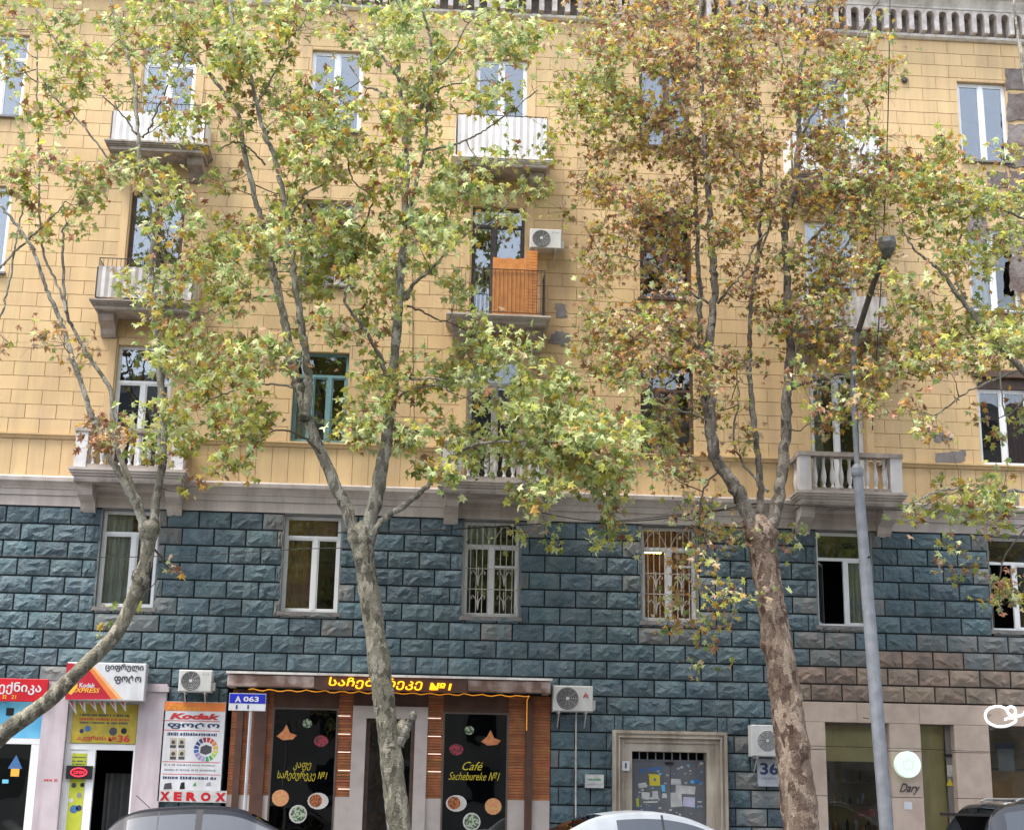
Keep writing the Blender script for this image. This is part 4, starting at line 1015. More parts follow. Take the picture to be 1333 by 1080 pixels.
for i, (a, b) in enumerate(wn_):
    e = .05; mb = MB(); mb.box(a, a+e, .05, .11, .13, zl1-.008); mb.box(b-e, b, .05, .11, .13, zl1-.008); mb.box(a+e, b-e, .05, .11, zl1-.06, zl1-.008); mb.box(a+e, b-e, .05, .11, .13, .5)
    wd = mb.build('display_window', mat('bronze_frame', (.16, .13, .11)), sal)
    bx('pane', M_GLS, wd, a+e, b-e, .07, .08, .5, zl1-.06)
    if i != 1: bx('roller_blind', M_OLV, wd, a+e, b-e, .16, .17, ZS(991), zl1-.05)
xd0_, xd1_ = XS(1200), XS(1244.5)
dr2 = bx('salon_door', mat('bronze_frame', (.16, .13, .11)), sal, xd0_+.002, xd0_+.05, .08, .13, .13, zl1-.01)
bx('door_frame', M_CEM, dr2, xd1_-.12, xd1_-.003, .08, .13, .13, zl1-.01); bx('pane', M_GLS, dr2, xd0_+.052, xd1_-.122, .10, .11, .2, zl1-.02)
bx('door_blind', M_OLV, dr2, xd0_+.052, xd1_-.122, .2, .21, .2, zl1-.02)
q = RC(1233, 995, 1240, 1010, .07); bx('opening_hours_card', M_PAPER, dr2, q[0], q[1], .074, .078, q[2], q[3])
q = RC(1232, 1012, 1241, 1022, .07); MB().prism([(q[0], q[2]), (q[1], q[2]), ((q[0]+q[1])/2, q[3])], .072, .077).build('yellow_warning_sticker', mat('bright_yellow_paper', (.60, .50, .03)), dr2)
q = RC(1229, 981, 1241, 984, .05); bx('door_closer', M_BLK, dr2, q[0], q[1], .04, .075, q[2], q[3])
mb = MB(); mb.box(XS0, 31.5, 1.9, 1.92, 0, ZS1); mb.box(XS0, 31.5, .33, 1.9, ZS1-.2, ZS1-.18); mb.box(XS0-.02, XS0, .33, 1.9, 0, ZS1); mb.build('room', mat('salon_interior', (.55, .42, .24), .9, (.35, .24, .13), 1), sal)
# things on the shelves of the salon windows
rs_ = random.Random(8)
sh = thing('display_shelf', 'dark shelf with dim bottles behind the left salon window', 'shelf', (XS(1115), .9, .13))
for zz in (1.15, 1.75, 2.25): bx('shelf_board', M_BROWNW, sh, XS(1080), XS(1150), .8, 1.1, zz, zz+.03)
mb = MB()
for zz in (1.18, 1.78, 2.28):
    x = XS(1082)
    while x < XS(1148): h = rs_.uniform(.12, .3); mb.cur = rs_.randrange(3); mb.lathe((x, .95, zz), [(.035, 0), (.035, h*.7), (.014, h*.8), (.014, h)], 6); x += rs_.uniform(.1, .22)
mb.build('bottle', [M_BLK, M_CURTB, M_GRP], sh, kind='stuff')
pf = thing('potted_flower', 'pink red flowers in a pot low in the left salon window', 'flowers', (P(1133, 1060, .45).x, .45, .13))
c = P(1133, 1058, .45); MB().lathe((c.x, c.y, .9), [(.1, 0), (.14, c.z-.95-.25+.05)], 10).build('pot', M_BROWNW, pf)
mb = MB()
for i in range(46):
    p0 = Vector((c.x+rs_.gauss(0, .13), c.y+rs_.gauss(0, .08), c.z+rs_.gauss(0, .05))); a = rs_.uniform(0, 6.28); r0 = .035
    mb.add([p0+Vector((r0*math.cos(a+k*2.09), -.01*k, r0*math.sin(a+k*2.09))) for k in range(3)]+[p0+Vector((0, -.02, 0))], [(0, 1, 3), (1, 2, 3), (2, 0, 3)])
mb.build('blossom', mat('red_blossom', (.55, .06, .08), .6), pf, kind='stuff')
# manikin-like poster + shelves in right window
q = RC(1299, 967, 1320, 1003, .7); dp_ = thing('display_banner', 'grey green banner hanging inside the right salon window', 'banner', ((q[0]+q[1])/2, .7, q[2]))
bx('banner_sheet', M_GRP, dp_, q[0], q[1], .7, .71, q[2], q[3]); bx('banner_top', M_NAVY, dp_, q[0]-.03, q[1]+.03, .69, .72, q[3]-.12, q[3]+.01)
sh2 = thing('display_cabinet', 'brown cabinet inside the right salon window behind the black car', 'cabinet', (P(1330, 1040, 1).x, 1.0, .13))
bx('cabinet_body', mat('cabinet_brown', (.45, .24, .08), .6), sh2, P(1292, 1040, 1).x, P(1400, 1040, 1).x, 1.0, 1.4, .13, P(1330, 1003, 1).z)
bx('cabinet_top', M_BROWNW, sh2, P(1291, 1040, 1).x, P(1401, 1040, 1).x, .96, 1.42, P(1330, 1003, 1).z+.002, P(1330, 1000, 1).z)
# round sign, script lettering, neon
q = P(1182.5, 994.5, -.35); rd = thing('round_sign', 'white glowing round lightbox sign on the stone between salon window and door', 'sign', (q.x, -.35, q.z-.28))
MB().lathe((q.x, -.35, q.z), [(.27, 0), (.285, .012), (.285, .14)], 32, axis='Y').build('light_disc', emis('pale_green_light', (.72, .88, .74), .12), rd)
mb = MB()
for a0 in range(5): mb.tube([(q.x+.14*math.cos(a0*1.26+t*.5)*(1-.15*t), -.352, q.z+.14*math.sin(a0*1.26+t*.5)*(1-.15*t)) for t in range(4)], .005, 3)
mb.build('leaf_emblem', mat('pale_emblem', (.55, .66, .5), .6), rd)
q = RC(1171, 1019, 1198, 1034, SY-.04); dy = thing('script_lettering', 'small dark script lettering on the beige stone below the round sign', 'sign', ((q[0]+q[1])/2, SY-.05, q[2]))
text('lettering', 'Dary', q, SY-.035, M_DKP, dy, shear=.5, ext=.015)
q = RC(1177, 1043, 1187.5, 1053, SY-.04); tag(bx('door_bell_plate', M_SW, None, q[0], q[1], SY-.04, SY-.031, q[2], q[3]), 'small white square plate on the stone below the script lettering', 'plate')
ne = thing('script_sign', 'large white tubular script sign above the right salon window at the right edge', 'sign', (P(1310, 935, -.3).x, -.3, P(1310, 945, -.3).z))
cp = [(1322, 938.5), (1312, 944), (1298, 945), (1287, 940), (1282.5, 932), (1285, 924), (1293, 919.5), (1302, 919), (1309, 922), (1313, 928), (1318, 931), (1322, 927), (1320, 920.5), (1314, 919.5), (1311, 924), (1315, 930), (1323, 931.5), (1331, 930), (1336, 925), (1339, 931), (1346, 931), (1350, 924), (1353, 932), (1361, 930)]
pts = [P(u, v, -.32) for u, v in cp]
def smooth(pts, n=4):
    out = []; m_ = len(pts)
    for i in range(m_-1):
        p0, p1, p2, p3 = pts[max(i-1, 0)], pts[i], pts[i+1], pts[min(i+2, m_-1)]
        for k in range(n):
            t = k/n; out.append(.5*((2*p1)+(-p0+p2)*t+(2*p0-5*p1+4*p2-p3)*t*t+(-p0+3*p1-3*p2+p3)*t*t*t))
    out.append(pts[-1]); return out
MB().tube(smooth(pts), .028, 8).build('script_tube', emis('white_letter_light', (.95, .96, 1), .3), ne, smooth=True)
pts = [P(u, v, -.32) for u, v in [(1308, 936.5), (1313, 934), (1322, 935), (1322, 938.5)]]
MB().tube(smooth(pts), .027, 8).build('script_tube', emis('white_letter_light', (.95, .96, 1), .3), ne, smooth=True)
for u in (1290, 1318, 1345): q = P(u, 930, -.3); bx('mounting_stud', M_CEM, ne, q.x-.01, q.x+.01, -.3, SY-.031, q.z-.01, q.z+.01)
# ================================================================ CARS
M_TYRE = mat('tyre_rubber', (.02, .02, .02), .8); M_RIM = mat('alloy_rim', (.45, .46, .47), .3, metal=.8)
M_CG = glass('car_glass', .12, (.10, .12, .15), 0.002); M_CGD = glass('dark_car_glass', .04, (.03, .035, .035), 0.0); M_TRIM = mat('black_trim', (.012, .012, .013), .35)
def lerp_tab(tab, x):
    if x <= tab[0][0]: return tab[0][1]
    for (a, b), (c, d) in zip(tab[:-1], tab[1:]):
        if x <= c: return b+(d-b)*(x-a)/(c-a)
    return tab[-1][1]
def car(label, loc, rot, paint, L=4.4, Wd=1.76, top=None, belt=.95, rearx=-1.9, frontx=1.25, ws=(.45, 1.25), rg=(-1.9, -1.35), pillars=((-.25, -.15),), wt=.60, antenna=None, rails=False, spoiler=False, rear_glass=None, inset=(-1.35, .62)):
    rear_glass = rear_glass or M_CG
    t = thing('parked_car', label, 'car', loc, 'cars parked at the kerb'); t.rotation_euler = (0, 0, rot)
    base = WP[t.name].copy(); WP[t.name] = Vector((0, 0, 0))
    hw = Wd/2; xr, xf = -L*.52, L*.48
    # lower body
    xs = [xr, xr+.05, xr+.2, xr+.5, -1.2, -.6, 0, .6, 1.1, xf-.8, xf-.35, xf-.1, xf]
    hood = [(xr, belt-.18), (xr+.05, belt-.05), (xr+.25, belt), (frontx-.2, belt), (frontx+.1, belt-.03), (xf-.35, belt-.18), (xf-.1, belt-.28), (xf, belt-.42)]
    wt_ = [(xr, hw*.86), (xr+.2, hw*.96), (xr+.6, hw), (xf-.7, hw), (xf-.2, hw*.92), (xf, hw*.78)]
    vs_ = []; 
    for x in xs:
        z = lerp_tab(hood, x); w_ = lerp_tab(wt_, x)
        ring = [(w_*.9, .22), (w_, .4), (w_*1.0, .62), (w_*.975, z-.06), (w_*.93, z-.01), (w_*.5, z+.02), (0, z+.03)]
        full = [(x, -a, b) for a, b in ring]+[(x, a, b) for a, b in ring[-2::-1]]
        vs_ += full
    n = 13; fs = []
    for i in range(len(xs)-1):
        for k in range(n-1): fs.append((i*n+k, (i+1)*n+k, (i+1)*n+k+1, i*n+k+1))
        fs.append((i*n+n-1, (i+1)*n+n-1, (i+1)*n, i*n))
    fs.append(tuple(range(n))); fs.append(tuple(range((len(xs)-1)*n, len(xs)*n))[::-1])
    body = MB().add(vs_, fs).build('body', paint, t, smooth=True)
    # greenhouse loft, divided into panes, pillars and roof
    _t0 = list(top); top = [(_t0[0][0]+(_t0[-1][0]-_t0[0][0])*i/80, 0) for i in range(81)]; top = [(x, sum(lerp_tab(_t0, x+q*.04) for q in range(-4, 5))/9) for x, _ in top]
    N = 70; gx = sorted(set([rearx+(frontx-rearx)*i/N for i in range(N+1)]+[p for q in pillars for p in q]+list(inset)+[ws[0], rg[1]]))
    parts = {}
    def put(nm, quad): parts.setdefault((nm, (sum(1 for q_ in pillars if quad[0][0] > (q_[0]+q_[1])/2 and quad[1][0] > (q_[0]+q_[1])/2) if nm in ('side_window', 'window_post', 'roof_edge', 'door_top') else 0), sum(v_[1] for v_ in quad) > 0 if nm not in ('roof', 'windscreen', 'rear_window') else 0), MB()).add(quad, [(0, 1, 2, 3)])
    def ring(x):
        zt = lerp_tab(top, x); zb = belt-.02; f = max(0, min(1, (zt-zb)/.42)); a = hw*.94; b = a+(wt*Wd/1.76-a+.02)*f**1.0
        b = max(b, wt*.9)
        A = (a, zb); B = (b+.0, zb+(zt-.045-zb)) if zt-.045 > zb else (a-.01, zb+.001)
        C = (B[0]-.07, max(zt-.008, zb+.004)); Dd = (0, max(zt+.012, zb+.02))
        return A, B, C, Dd
    for x0, x1 in zip(gx[:-1], gx[1:]):
        if x1-x0 < 1e-5: continue
        r0, r1 = ring(x0), ring(x1); c = (x0+x1)/2
        isp = any(p <= c <= q for p, q in pillars)
        ing = inset[0] <= c <= inset[1] and not isp
        for s_ in (-1, 1):
            def q(a, b, i): return (a, s_*b[i][0], b[i][1])
            def mk(nm, pts): put(nm, pts if s_ < 0 else pts[::-1])
            # side: belt strip, glass, upper frame
            def side(x, r, t_): return (x, s_*(r[0][0]+(r[1][0]-r[0][0])*t_), r[0][1]+(r[1][1]-r[0][1])*t_)
            if ing:
                t0, t1 = .05, .86
                mk('door_top', [side(x0, r0, 0), side(x1, r1, 0), side(x1, r1, t0), side(x0, r0, t0)])
                mk('side_window', [side(x0, r0, t0), side(x1, r1, t0), side(x1, r1, t1), side(x0, r0, t1)])
                mk('roof_edge', [side(x0, r0, t1), side(x1, r1, t1), side(x1, r1, 1), side(x0, r0, 1)])
            elif isp: mk('window_post', [side(x0, r0, 0), side(x1, r1, 0), side(x1, r1, 1), side(x0, r0, 1)])
            elif c > 0: mk('front_pillar', [side(x0, r0, 0), side(x1, r1, 0), side(x1, r1, 1), side(x0, r0, 1)])
            else: mk('pillar', [side(x0, r0, 0), side(x1, r1, 0), side(x1, r1, 1), side(x0, r0, 1)])
            mk('roof', [q(x0, r0, 1), q(x1, r1, 1), q(x1, r1, 2), q(x0, r0, 2)])
            nm = 'windscreen' if c > ws[0] else ('rear_window' if c < rg[1] else 'roof')
            mk(nm, [q(x0, r0, 2), q(x1, r1, 2), q(x1, r1, 3), q(x0, r0, 3)])
    mm = dict(roof=paint, pillar=paint, front_pillar=paint, door_top=paint, roof_edge=paint, window_post=M_TRIM, side_window=M_CG, windscreen=M_CG, rear_window=rear_glass)
    for (nm, _p, _q), b in parts.items(): b.build(nm, mm[nm], t, smooth=True)
    bx('interior', M_TRIM, t, rearx+.3, frontx-.3, -hw*.8, hw*.8, .5, belt-.05)
    for xx in (-.75, .25):
        for yy in (-.36, .36): bx('headrest', M_TRIM, t, xx-.05, xx+.06, yy-.13, yy+.13, belt+.0, belt+.2)
    for xx in (xr+.82, xf-.85):
        for s_ in (-1, 1):
            wh = MB().lathe((xx, s_*(hw-.08)-.1, .32), [(.20, 0), (.32, .02), (.33, .1), (.32, .18), (.20, .2)], 20, axis='Y').build('wheel', M_TYRE, t)
            MB().lathe((xx, s_*(hw-.08)-.105, .32), [(.06, 0), (.2, .004), (.2, .206), (.06, .21)], 14, axis='Y').build('rim', M_RIM, wh)
    for s_ in (-1, 1):
        bx('headlight', mat('headlight_glass', (.6, .62, .64), .15), t, xf-.16, xf-.03, s_*hw*.62-.16, s_*hw*.62+.16, .58, .70); bx('tail_light', mat('tail_light_red', (.35, .01, .01), .25), t, xr+.0, xr+.1, s_*hw*.72-.14, s_*hw*.72+.12, .66, .84)
        bx('wing_mirror', paint, t, frontx-.55, frontx-.43, s_*(hw+.09)-.09, s_*(hw+.09)+.09, belt-.02, belt+.1)
    if rails:
        for s_ in (-1, 1): MB().tube([(rearx+.75, s_*(wt-.01), 1.645), (rearx+.85, s_*(wt-.01), 1.685), (frontx-1.2, s_*(wt-.01), 1.70), (frontx-1.05, s_*(wt-.01), 1.66)], .018, 6).build('roof_rail', M_RIM, t)
    if spoiler: bx('spoiler', M_TRIM, t, rearx-.02, rearx+.36, -wt, wt, lerp_tab(top, rearx+.3)-.05, lerp_tab(top, rearx+.3)-.005)
    if antenna: MB().tube([antenna, (antenna[0]-.24, antenna[1], antenna[2]+.2)], .006, 4).build('antenna', M_TRIM, t)
    WP[t.name] = base
    return t
P_DK = mat('dark_grey_car_paint', (.012, .014, .022), .4, coat=0, spec=.25); P_WH = mat('white_car_paint', (.30, .325, .35), .35, coat=.25); P_BK = mat('black_car_paint', (.01, .01, .012), .2, coat=.8)
c = P(255, 1047, -7.3)
car('dark grey parked hatchback with short roof antenna, at the left below the advertising board', (c.x+.42, -7.3, 0), R(3), P_DK, top=[(-1.85, .94), (-1.72, 1.15), (-1.5, 1.36), (-1.15, 1.44), (-.5, 1.495), (0, 1.50), (.35, 1.46), (.75, 1.28), (1.4, .94)],
    rearx=-1.85, frontx=1.4, ws=(.45, 1.4), rg=(-1.85, -1.45), pillars=((-.95, -.93), (-.35, -.24)), inset=(-1.42, 1.0), antenna=(-1.15, 0, 1.45), wt=.56)
c = P(812, 1055, -7.2)
car('white parked car with a rounded roof in front of the stone portal', (c.x+.42, -7.2, .06), R(9), P_WH, top=[(-1.95, .96), (-1.6, 1.16), (-1.1, 1.39), (-.75, 1.455), (-.3, 1.49), (.15, 1.475), (.6, 1.38), (1.0, 1.20), (1.5, .95)],
    rearx=-1.95, frontx=1.5, ws=(.55, 1.5), rg=(-1.95, -.95), pillars=((.02, .06),), inset=(-.75, 1.0), wt=.55, rear_glass=M_CGD)
c = P(1243, 1080, -7.4)
car('black parked estate car with pale roof rails, cut off by the right edge', (c.x+1.95, -7.4, 0), R(6), P_BK, L=4.6, Wd=1.84, belt=1.02, top=[(-1.98, 1.0), (-1.86, 1.25), (-1.62, 1.58), (-1.1, 1.66), (-.3, 1.69), (.3, 1.66), (.8, 1.45), (1.5, 1.02)],
    rearx=-1.98, frontx=1.5, ws=(.4, 1.5), rg=(-1.98, -1.6), pillars=((-.75, -.66), (.1, .18)), inset=(-1.5, .95), wt=.62, rails=True, spoiler=True, rear_glass=M_CGD).scale = (1, 1, 1.1)

# ================================================================ LAMP POST AND CABLES
M_POLE = mat('grey_painted_pole', (.21, .225, .25), .55, (.15, .16, .18), 5, .002, 30, streak=((.12, .12, .12), .4))
LPY = -5.3
b0 = P(1151, 1080, LPY); b1 = P(1116, 612, LPY); xx0, xx1 = b0.x+.03, b1.x
lp = thing('street_lamp', 'tall grey stepped steel lamp post with curved arm and dark lamp head', 'street lamp', (xx0+.06, LPY, .13))
def pole_x(z): return xx0+.06+(xx1-xx0-.06)*(z-.13)/(b1.z-.13)
z_ = [.13, .9, 3.2, P(1127, 735, LPY).z, b1.z]
MB().tube([(pole_x(.13), LPY, .13), (pole_x(z_[3]), LPY, z_[3])], [.135, .118], 14).build('lower_pole', M_POLE, lp, smooth=False)
MB().tube([(pole_x(z_[3]), LPY, z_[3]+.001), (pole_x(b1.z), LPY, b1.z)], [.108, .096], 14).build('upper_pole', M_POLE, lp)
MB().tube([(pole_x(b1.z), LPY, b1.z-.12), (pole_x(b1.z), LPY, b1.z-.06), (pole_x(b1.z), LPY, b1.z+.03), (pole_x(b1.z), LPY, b1.z+.12)], [.11, .125, .125, .065], 14).build('collar', M_POLE, lp)
t0 = P(1110, 480, LPY); t1 = P(1124, 410, LPY-.5); t2 = P(1140, 362, LPY-1.0); t3 = P(1152, 334, LPY-1.35)
arm_ = smooth([Vector((pole_x(b1.z), LPY, b1.z+.1)), P(1113, 560, LPY), t0, P(1114, 445, LPY-.15), t1, t2, t3], 5)
MB().tube(arm_[:18], .05, 8).build('arm', M_POLE, lp); MB().tube(arm_[17:], .058, 8).build('lamp_bracket', M_DKIRON, lp)
q = P(1178, 103, -.2); tag(MB().lathe((q.x, -.2, q.z), [(.05, 0), (.09, .04), (.05, .09)], 10, axis='Y').build('wall_bracket', M_DKIRON), 'small dark fitting on the bare ochre wall near the cornice at upper right', 'fitting')
h = P(1155, 320, LPY-1.5)
MB().lathe((h.x, h.y, h.z-.12), [(.06, -.12), (.10, -.06), (.15, .04), (.18, .16), (.17, .27), (.06, .31)], 8).build('lamp_head', mat('dirty_lamp_glass', (.035, .035, .03), .35, (.08, .075, .06), 14), lp)
q = P(1131, 725, LPY-.14); MB().lathe((q.x, LPY-.15, q.z), [(.025, 0), (.025, .03)], 8, axis='Y').build('bolt', M_BLK, lp)
for v in (935, 945): q = P(1133, v, LPY-.15); MB().tube([(q.x-.03, LPY-.15, q.z), (q.x-.14, LPY-.16, q.z+.02)], .008, 4).build('wire_end', M_BLK, lp)
def cable(pts, r, label, n=24, sag=.0):
    mb = MB(); pts = smooth([Vector(p) for p in pts], 8); mb.tube(pts, r, 4); return tag(mb.build('cable', M_BLK), label, 'cable', 'overhead cables')
cable([P(1159, -30, -5.0), P(1156, 150, -5.0), P(1149, 330, -5.1), P(1140, 480, -5.25)], .013, 'thin vertical cable dropping from above past the lamp head')
cable([P(-30, 722, -1.2), P(120, 725, -1.0), P(260, 722, -.8), P(400, 714, -.9), P(485, 713, -1.2)], .009, 'lower thin cable crossing the teal wall at the left')
cable([P(440, 693, -1.0), P(560, 690, -.8), P(700, 682, -.8), P(850, 676, -1.2), P(985, 655, -4.4)], .014, 'thick dark cable sagging from the wall to the fork of the right tree')
cable([P(690, 664, -.7), P(780, 678, -1.2), P(900, 668, -2.5), P(985, 660, -4.3)], .010, 'thinner cable beside the thick one under the light green branch')
cable([P(1012, 655, -4.5), P(1080, 660, -2), P(1180, 664, -.9), P(1345, 668, -.7)], .010, 'dark cable running from the right tree fork to the right along the stone course')
cable([P(537, 330, -.15), P(538, 480, -.15), P(541, 620, -.25)], .008, 'thin vertical cable on the ochre wall between the second tree and the middle balconies')
cable([P(1141, 280, -.15), P(1137, 400, -.15), P(1136, 560, -.2)], .012, 'pale vertical cable on the ochre wall behind the lamp post arm')
cable([P(1045, 970, -.25), P(1160, 973, -.26), P(1290, 978, -.3), P(1345, 980, -.3)], .006, 'thin cable lying across the beige salon front')

# ================================================================ OPPOSITE SIDE OF THE STREET (behind the camera)
ob = thing('apartment_building', 'plain grey apartment building across the street behind the viewpoint', 'building', (8, -46, 0))
bx('wall', mat('grey_render', (.26, .25, .23), .9, (.2, .19, .18), .5), ob, -40, 56, -56, -46, 0, 24)
mb = MB()
for i in range(24):
    for j in range(7): mb.box(-38+i*4, -36.6+i*4, -46.0, -45.96, 1.6+j*3.3, 3.5+j*3.3)
mb.build('window', mat('dark_window', (.02, .025, .03), .15), ob, kind='stuff')

# ================================================================ PLANE TREES
def bark(name, c1, c2, c3, sc=5.0):
    mt = bpy.data.materials.new(name); mt.use_nodes = True; t = mt.node_tree; L = t.links.new; b = t.nodes['Principled BSDF']; b.inputs['Roughness'].default_value = .85
    geo = _n(t, 'ShaderNodeNewGeometry'); mp = _n(t, 'ShaderNodeMapping'); mp.inputs['Scale'].default_value = (1, 1, .55); L(geo.outputs['Position'], mp.inputs[0])
    n0 = _n(t, 'ShaderNodeTexNoise'); n0.inputs['Scale'].default_value = 7; n0.inputs['Detail'].default_value = 4; L(mp.outputs[0], n0.inputs[0])
    vm = _n(t, 'ShaderNodeVectorMath', operation='MULTIPLY_ADD'); vm.inputs[1].default_value = (.32, .32, .32); L(n0.outputs['Color'], vm.inputs[0]); L(mp.outputs[0], vm.inputs[2])
    vo = _n(t, 'ShaderNodeTexVoronoi'); vo.inputs['Scale'].default_value = sc*1.25; L(vm.outputs[0], vo.inputs['Vector'])
    n1 = _n(t, 'ShaderNodeTexNoise'); n1.inputs['Scale'].default_value = sc*.5; n1.inputs['Detail'].default_value = 6; L(mp.outputs[0], n1.inputs[0])
    sp_ = _n(t, 'ShaderNodeSeparateColor'); L(vo.outputs['Color'], sp_.inputs[0])
    av = _n(t, 'ShaderNodeMath', operation='ADD'); L(sp_.outputs[0], av.inputs[0]); L(n1.outputs[0], av.inputs[1]); hv = _n(t, 'ShaderNodeMath', operation='MULTIPLY'); hv.inputs[1].default_value = .5; L(av.outputs[0], hv.inputs[0])
    cr = _n(t, 'ShaderNodeValToRGB'); e = cr.color_ramp.elements; e[0].position = .22; e[0].color = (*c3, 1); e[1].position = .80; e[1].color = (*c2, 1)
    k = e.new(.36); k.color = (*[(x+y)/2 for x, y in zip(c1, c3)], 1); k = e.new(.46); k.color = (*c1, 1); k = e.new(.60); k.color = (*[x*1.2 for x in c1], 1); k = e.new(.68); k.color = (*c2, 1); L(hv.outputs[0], cr.inputs[0])
    n2 = _n(t, 'ShaderNodeTexNoise'); n2.inputs['Scale'].default_value = 38; n2.inputs['Detail'].default_value = 6; L(geo.outputs['Position'], n2.inputs[0])
    mx = _n(t, 'ShaderNodeMixRGB', blend_type='MULTIPLY'); mx.inputs[0].default_value = .55; L(cr.outputs[0], mx.inputs[1])
    c4 = _n(t, 'ShaderNodeValToRGB'); c4.color_ramp.elements[0].position = .35; c4.color_ramp.elements[0].color = (.35, .33, .3, 1); c4.color_ramp.elements[1].position = .6; L(n2.outputs[0], c4.inputs[0]); L(c4.outputs[0], mx.inputs[2])
    L(mx.outputs[0], b.inputs['Base Color'])
    bp = _n(t, 'ShaderNodeBump'); bp.inputs['Distance'].default_value = .09; ad = _n(t, 'ShaderNodeMath', operation='ADD'); L(hv.outputs[0], ad.inputs[0]); m5 = _n(t, 'ShaderNodeMath', operation='MULTIPLY'); m5.inputs[1].default_value = .35; L(n2.outputs[0], m5.inputs[0]); L(m5.outputs[0], ad.inputs[1]); L(ad.outputs[0], bp.inputs['Height']); L(bp.outputs[0], b.inputs['Normal'])
    MATS[name] = mt; return mt
B_GREY = bark('grey_green_bark', (.18, .168, .12), (.33, .30, .235), (.065, .056, .04), 8)
B_RED = bark('flaking_red_brown_bark', (.23, .165, .12), (.40, .31, .235), (.075, .036, .024), 7.5)
B_LIMB = bark('limb_bark', (.25, .235, .19), (.40, .38, .32), (.11, .095, .075), 8.0)
B_LIMBD = bark('dark_limb_bark', (.18, .155, .125), (.30, .27, .225), (.07, .055, .042), 8.0)
B_TWIG = mat('twig_bark', (.06, .045, .035), .9, (.10, .08, .06), 10)
def leafmat(name, c1, c2, tr=.48): return mat(name, c1, .5, c2, 1.3, isl=.33, trans=tr, spec=.35)
LM = [leafmat('leaf_green', (.21, .29, .075), (.29, .36, .13)), leafmat('leaf_yellow_green', (.53, .52, .11), (.42, .42, .10)), leafmat('leaf_pale', (.62, .67, .34), (.50, .56, .27)),
      leafmat('leaf_brown', (.30, .15, .07), (.40, .215, .11), .25), leafmat('leaf_gold', (.58, .38, .08), (.46, .29, .07)), leafmat('leaf_tan', (.52, .40, .25), (.42, .31, .19), .3)]
_tips = [(90, .62), (62, .30), (38, .56), (10, .28), (-14, .46), (-60, .20)]
_pol = [(math.cos(R(a))*r, math.sin(R(a))*r) for a, r in _tips]+[(0, -.14)]+[(-math.cos(R(a))*r, math.sin(R(a))*r) for a, r in _tips[::-1][:-1]]
_pol = np.array(_pol)                       # 12 outline points, tip up
def leaf_shape(seed):
    r = np.random.default_rng(seed); k = len(_pol)
    v = np.zeros((k+1, 3)); v[0] = (0, .05, 0); v[1:, :2] = _pol*(1+r.uniform(-.1, .1, (k, 1)))
    rad = np.hypot(v[:, 0], v[:, 1]); v[:, 2] = -rad**1.5*.75*r.uniform(.2, 1.3)+r.uniform(-.10, .10, k+1)+abs(v[:, 0])*r.uniform(-.1, .6)+v[:, 0]*v[:, 1]*r.uniform(-.8, .8)
    f = [(0, 1+i, 1+(i+1) % k) for i in range(k)]
    # petiole
    v = np.vstack([v, [(-.012, -.12, -.02), (.012, -.12, -.02), (.0, -.62, .10)]]); f.append((k+1, k+3, k+2))
    return v, f
LS = [leaf_shape(i) for i in range(6)]
LME = {}
def leaf_mesh(si, ti):
    if (si, ti) not in LME:
        me = bpy.data.meshes.new('leaf'); me.from_pydata([tuple(p) for p in LS[si][0]], [], LS[si][1]); me.materials.append(LM[ti]); LME[(si, ti)] = me
    return LME[(si, ti)]
DENS = 1.0
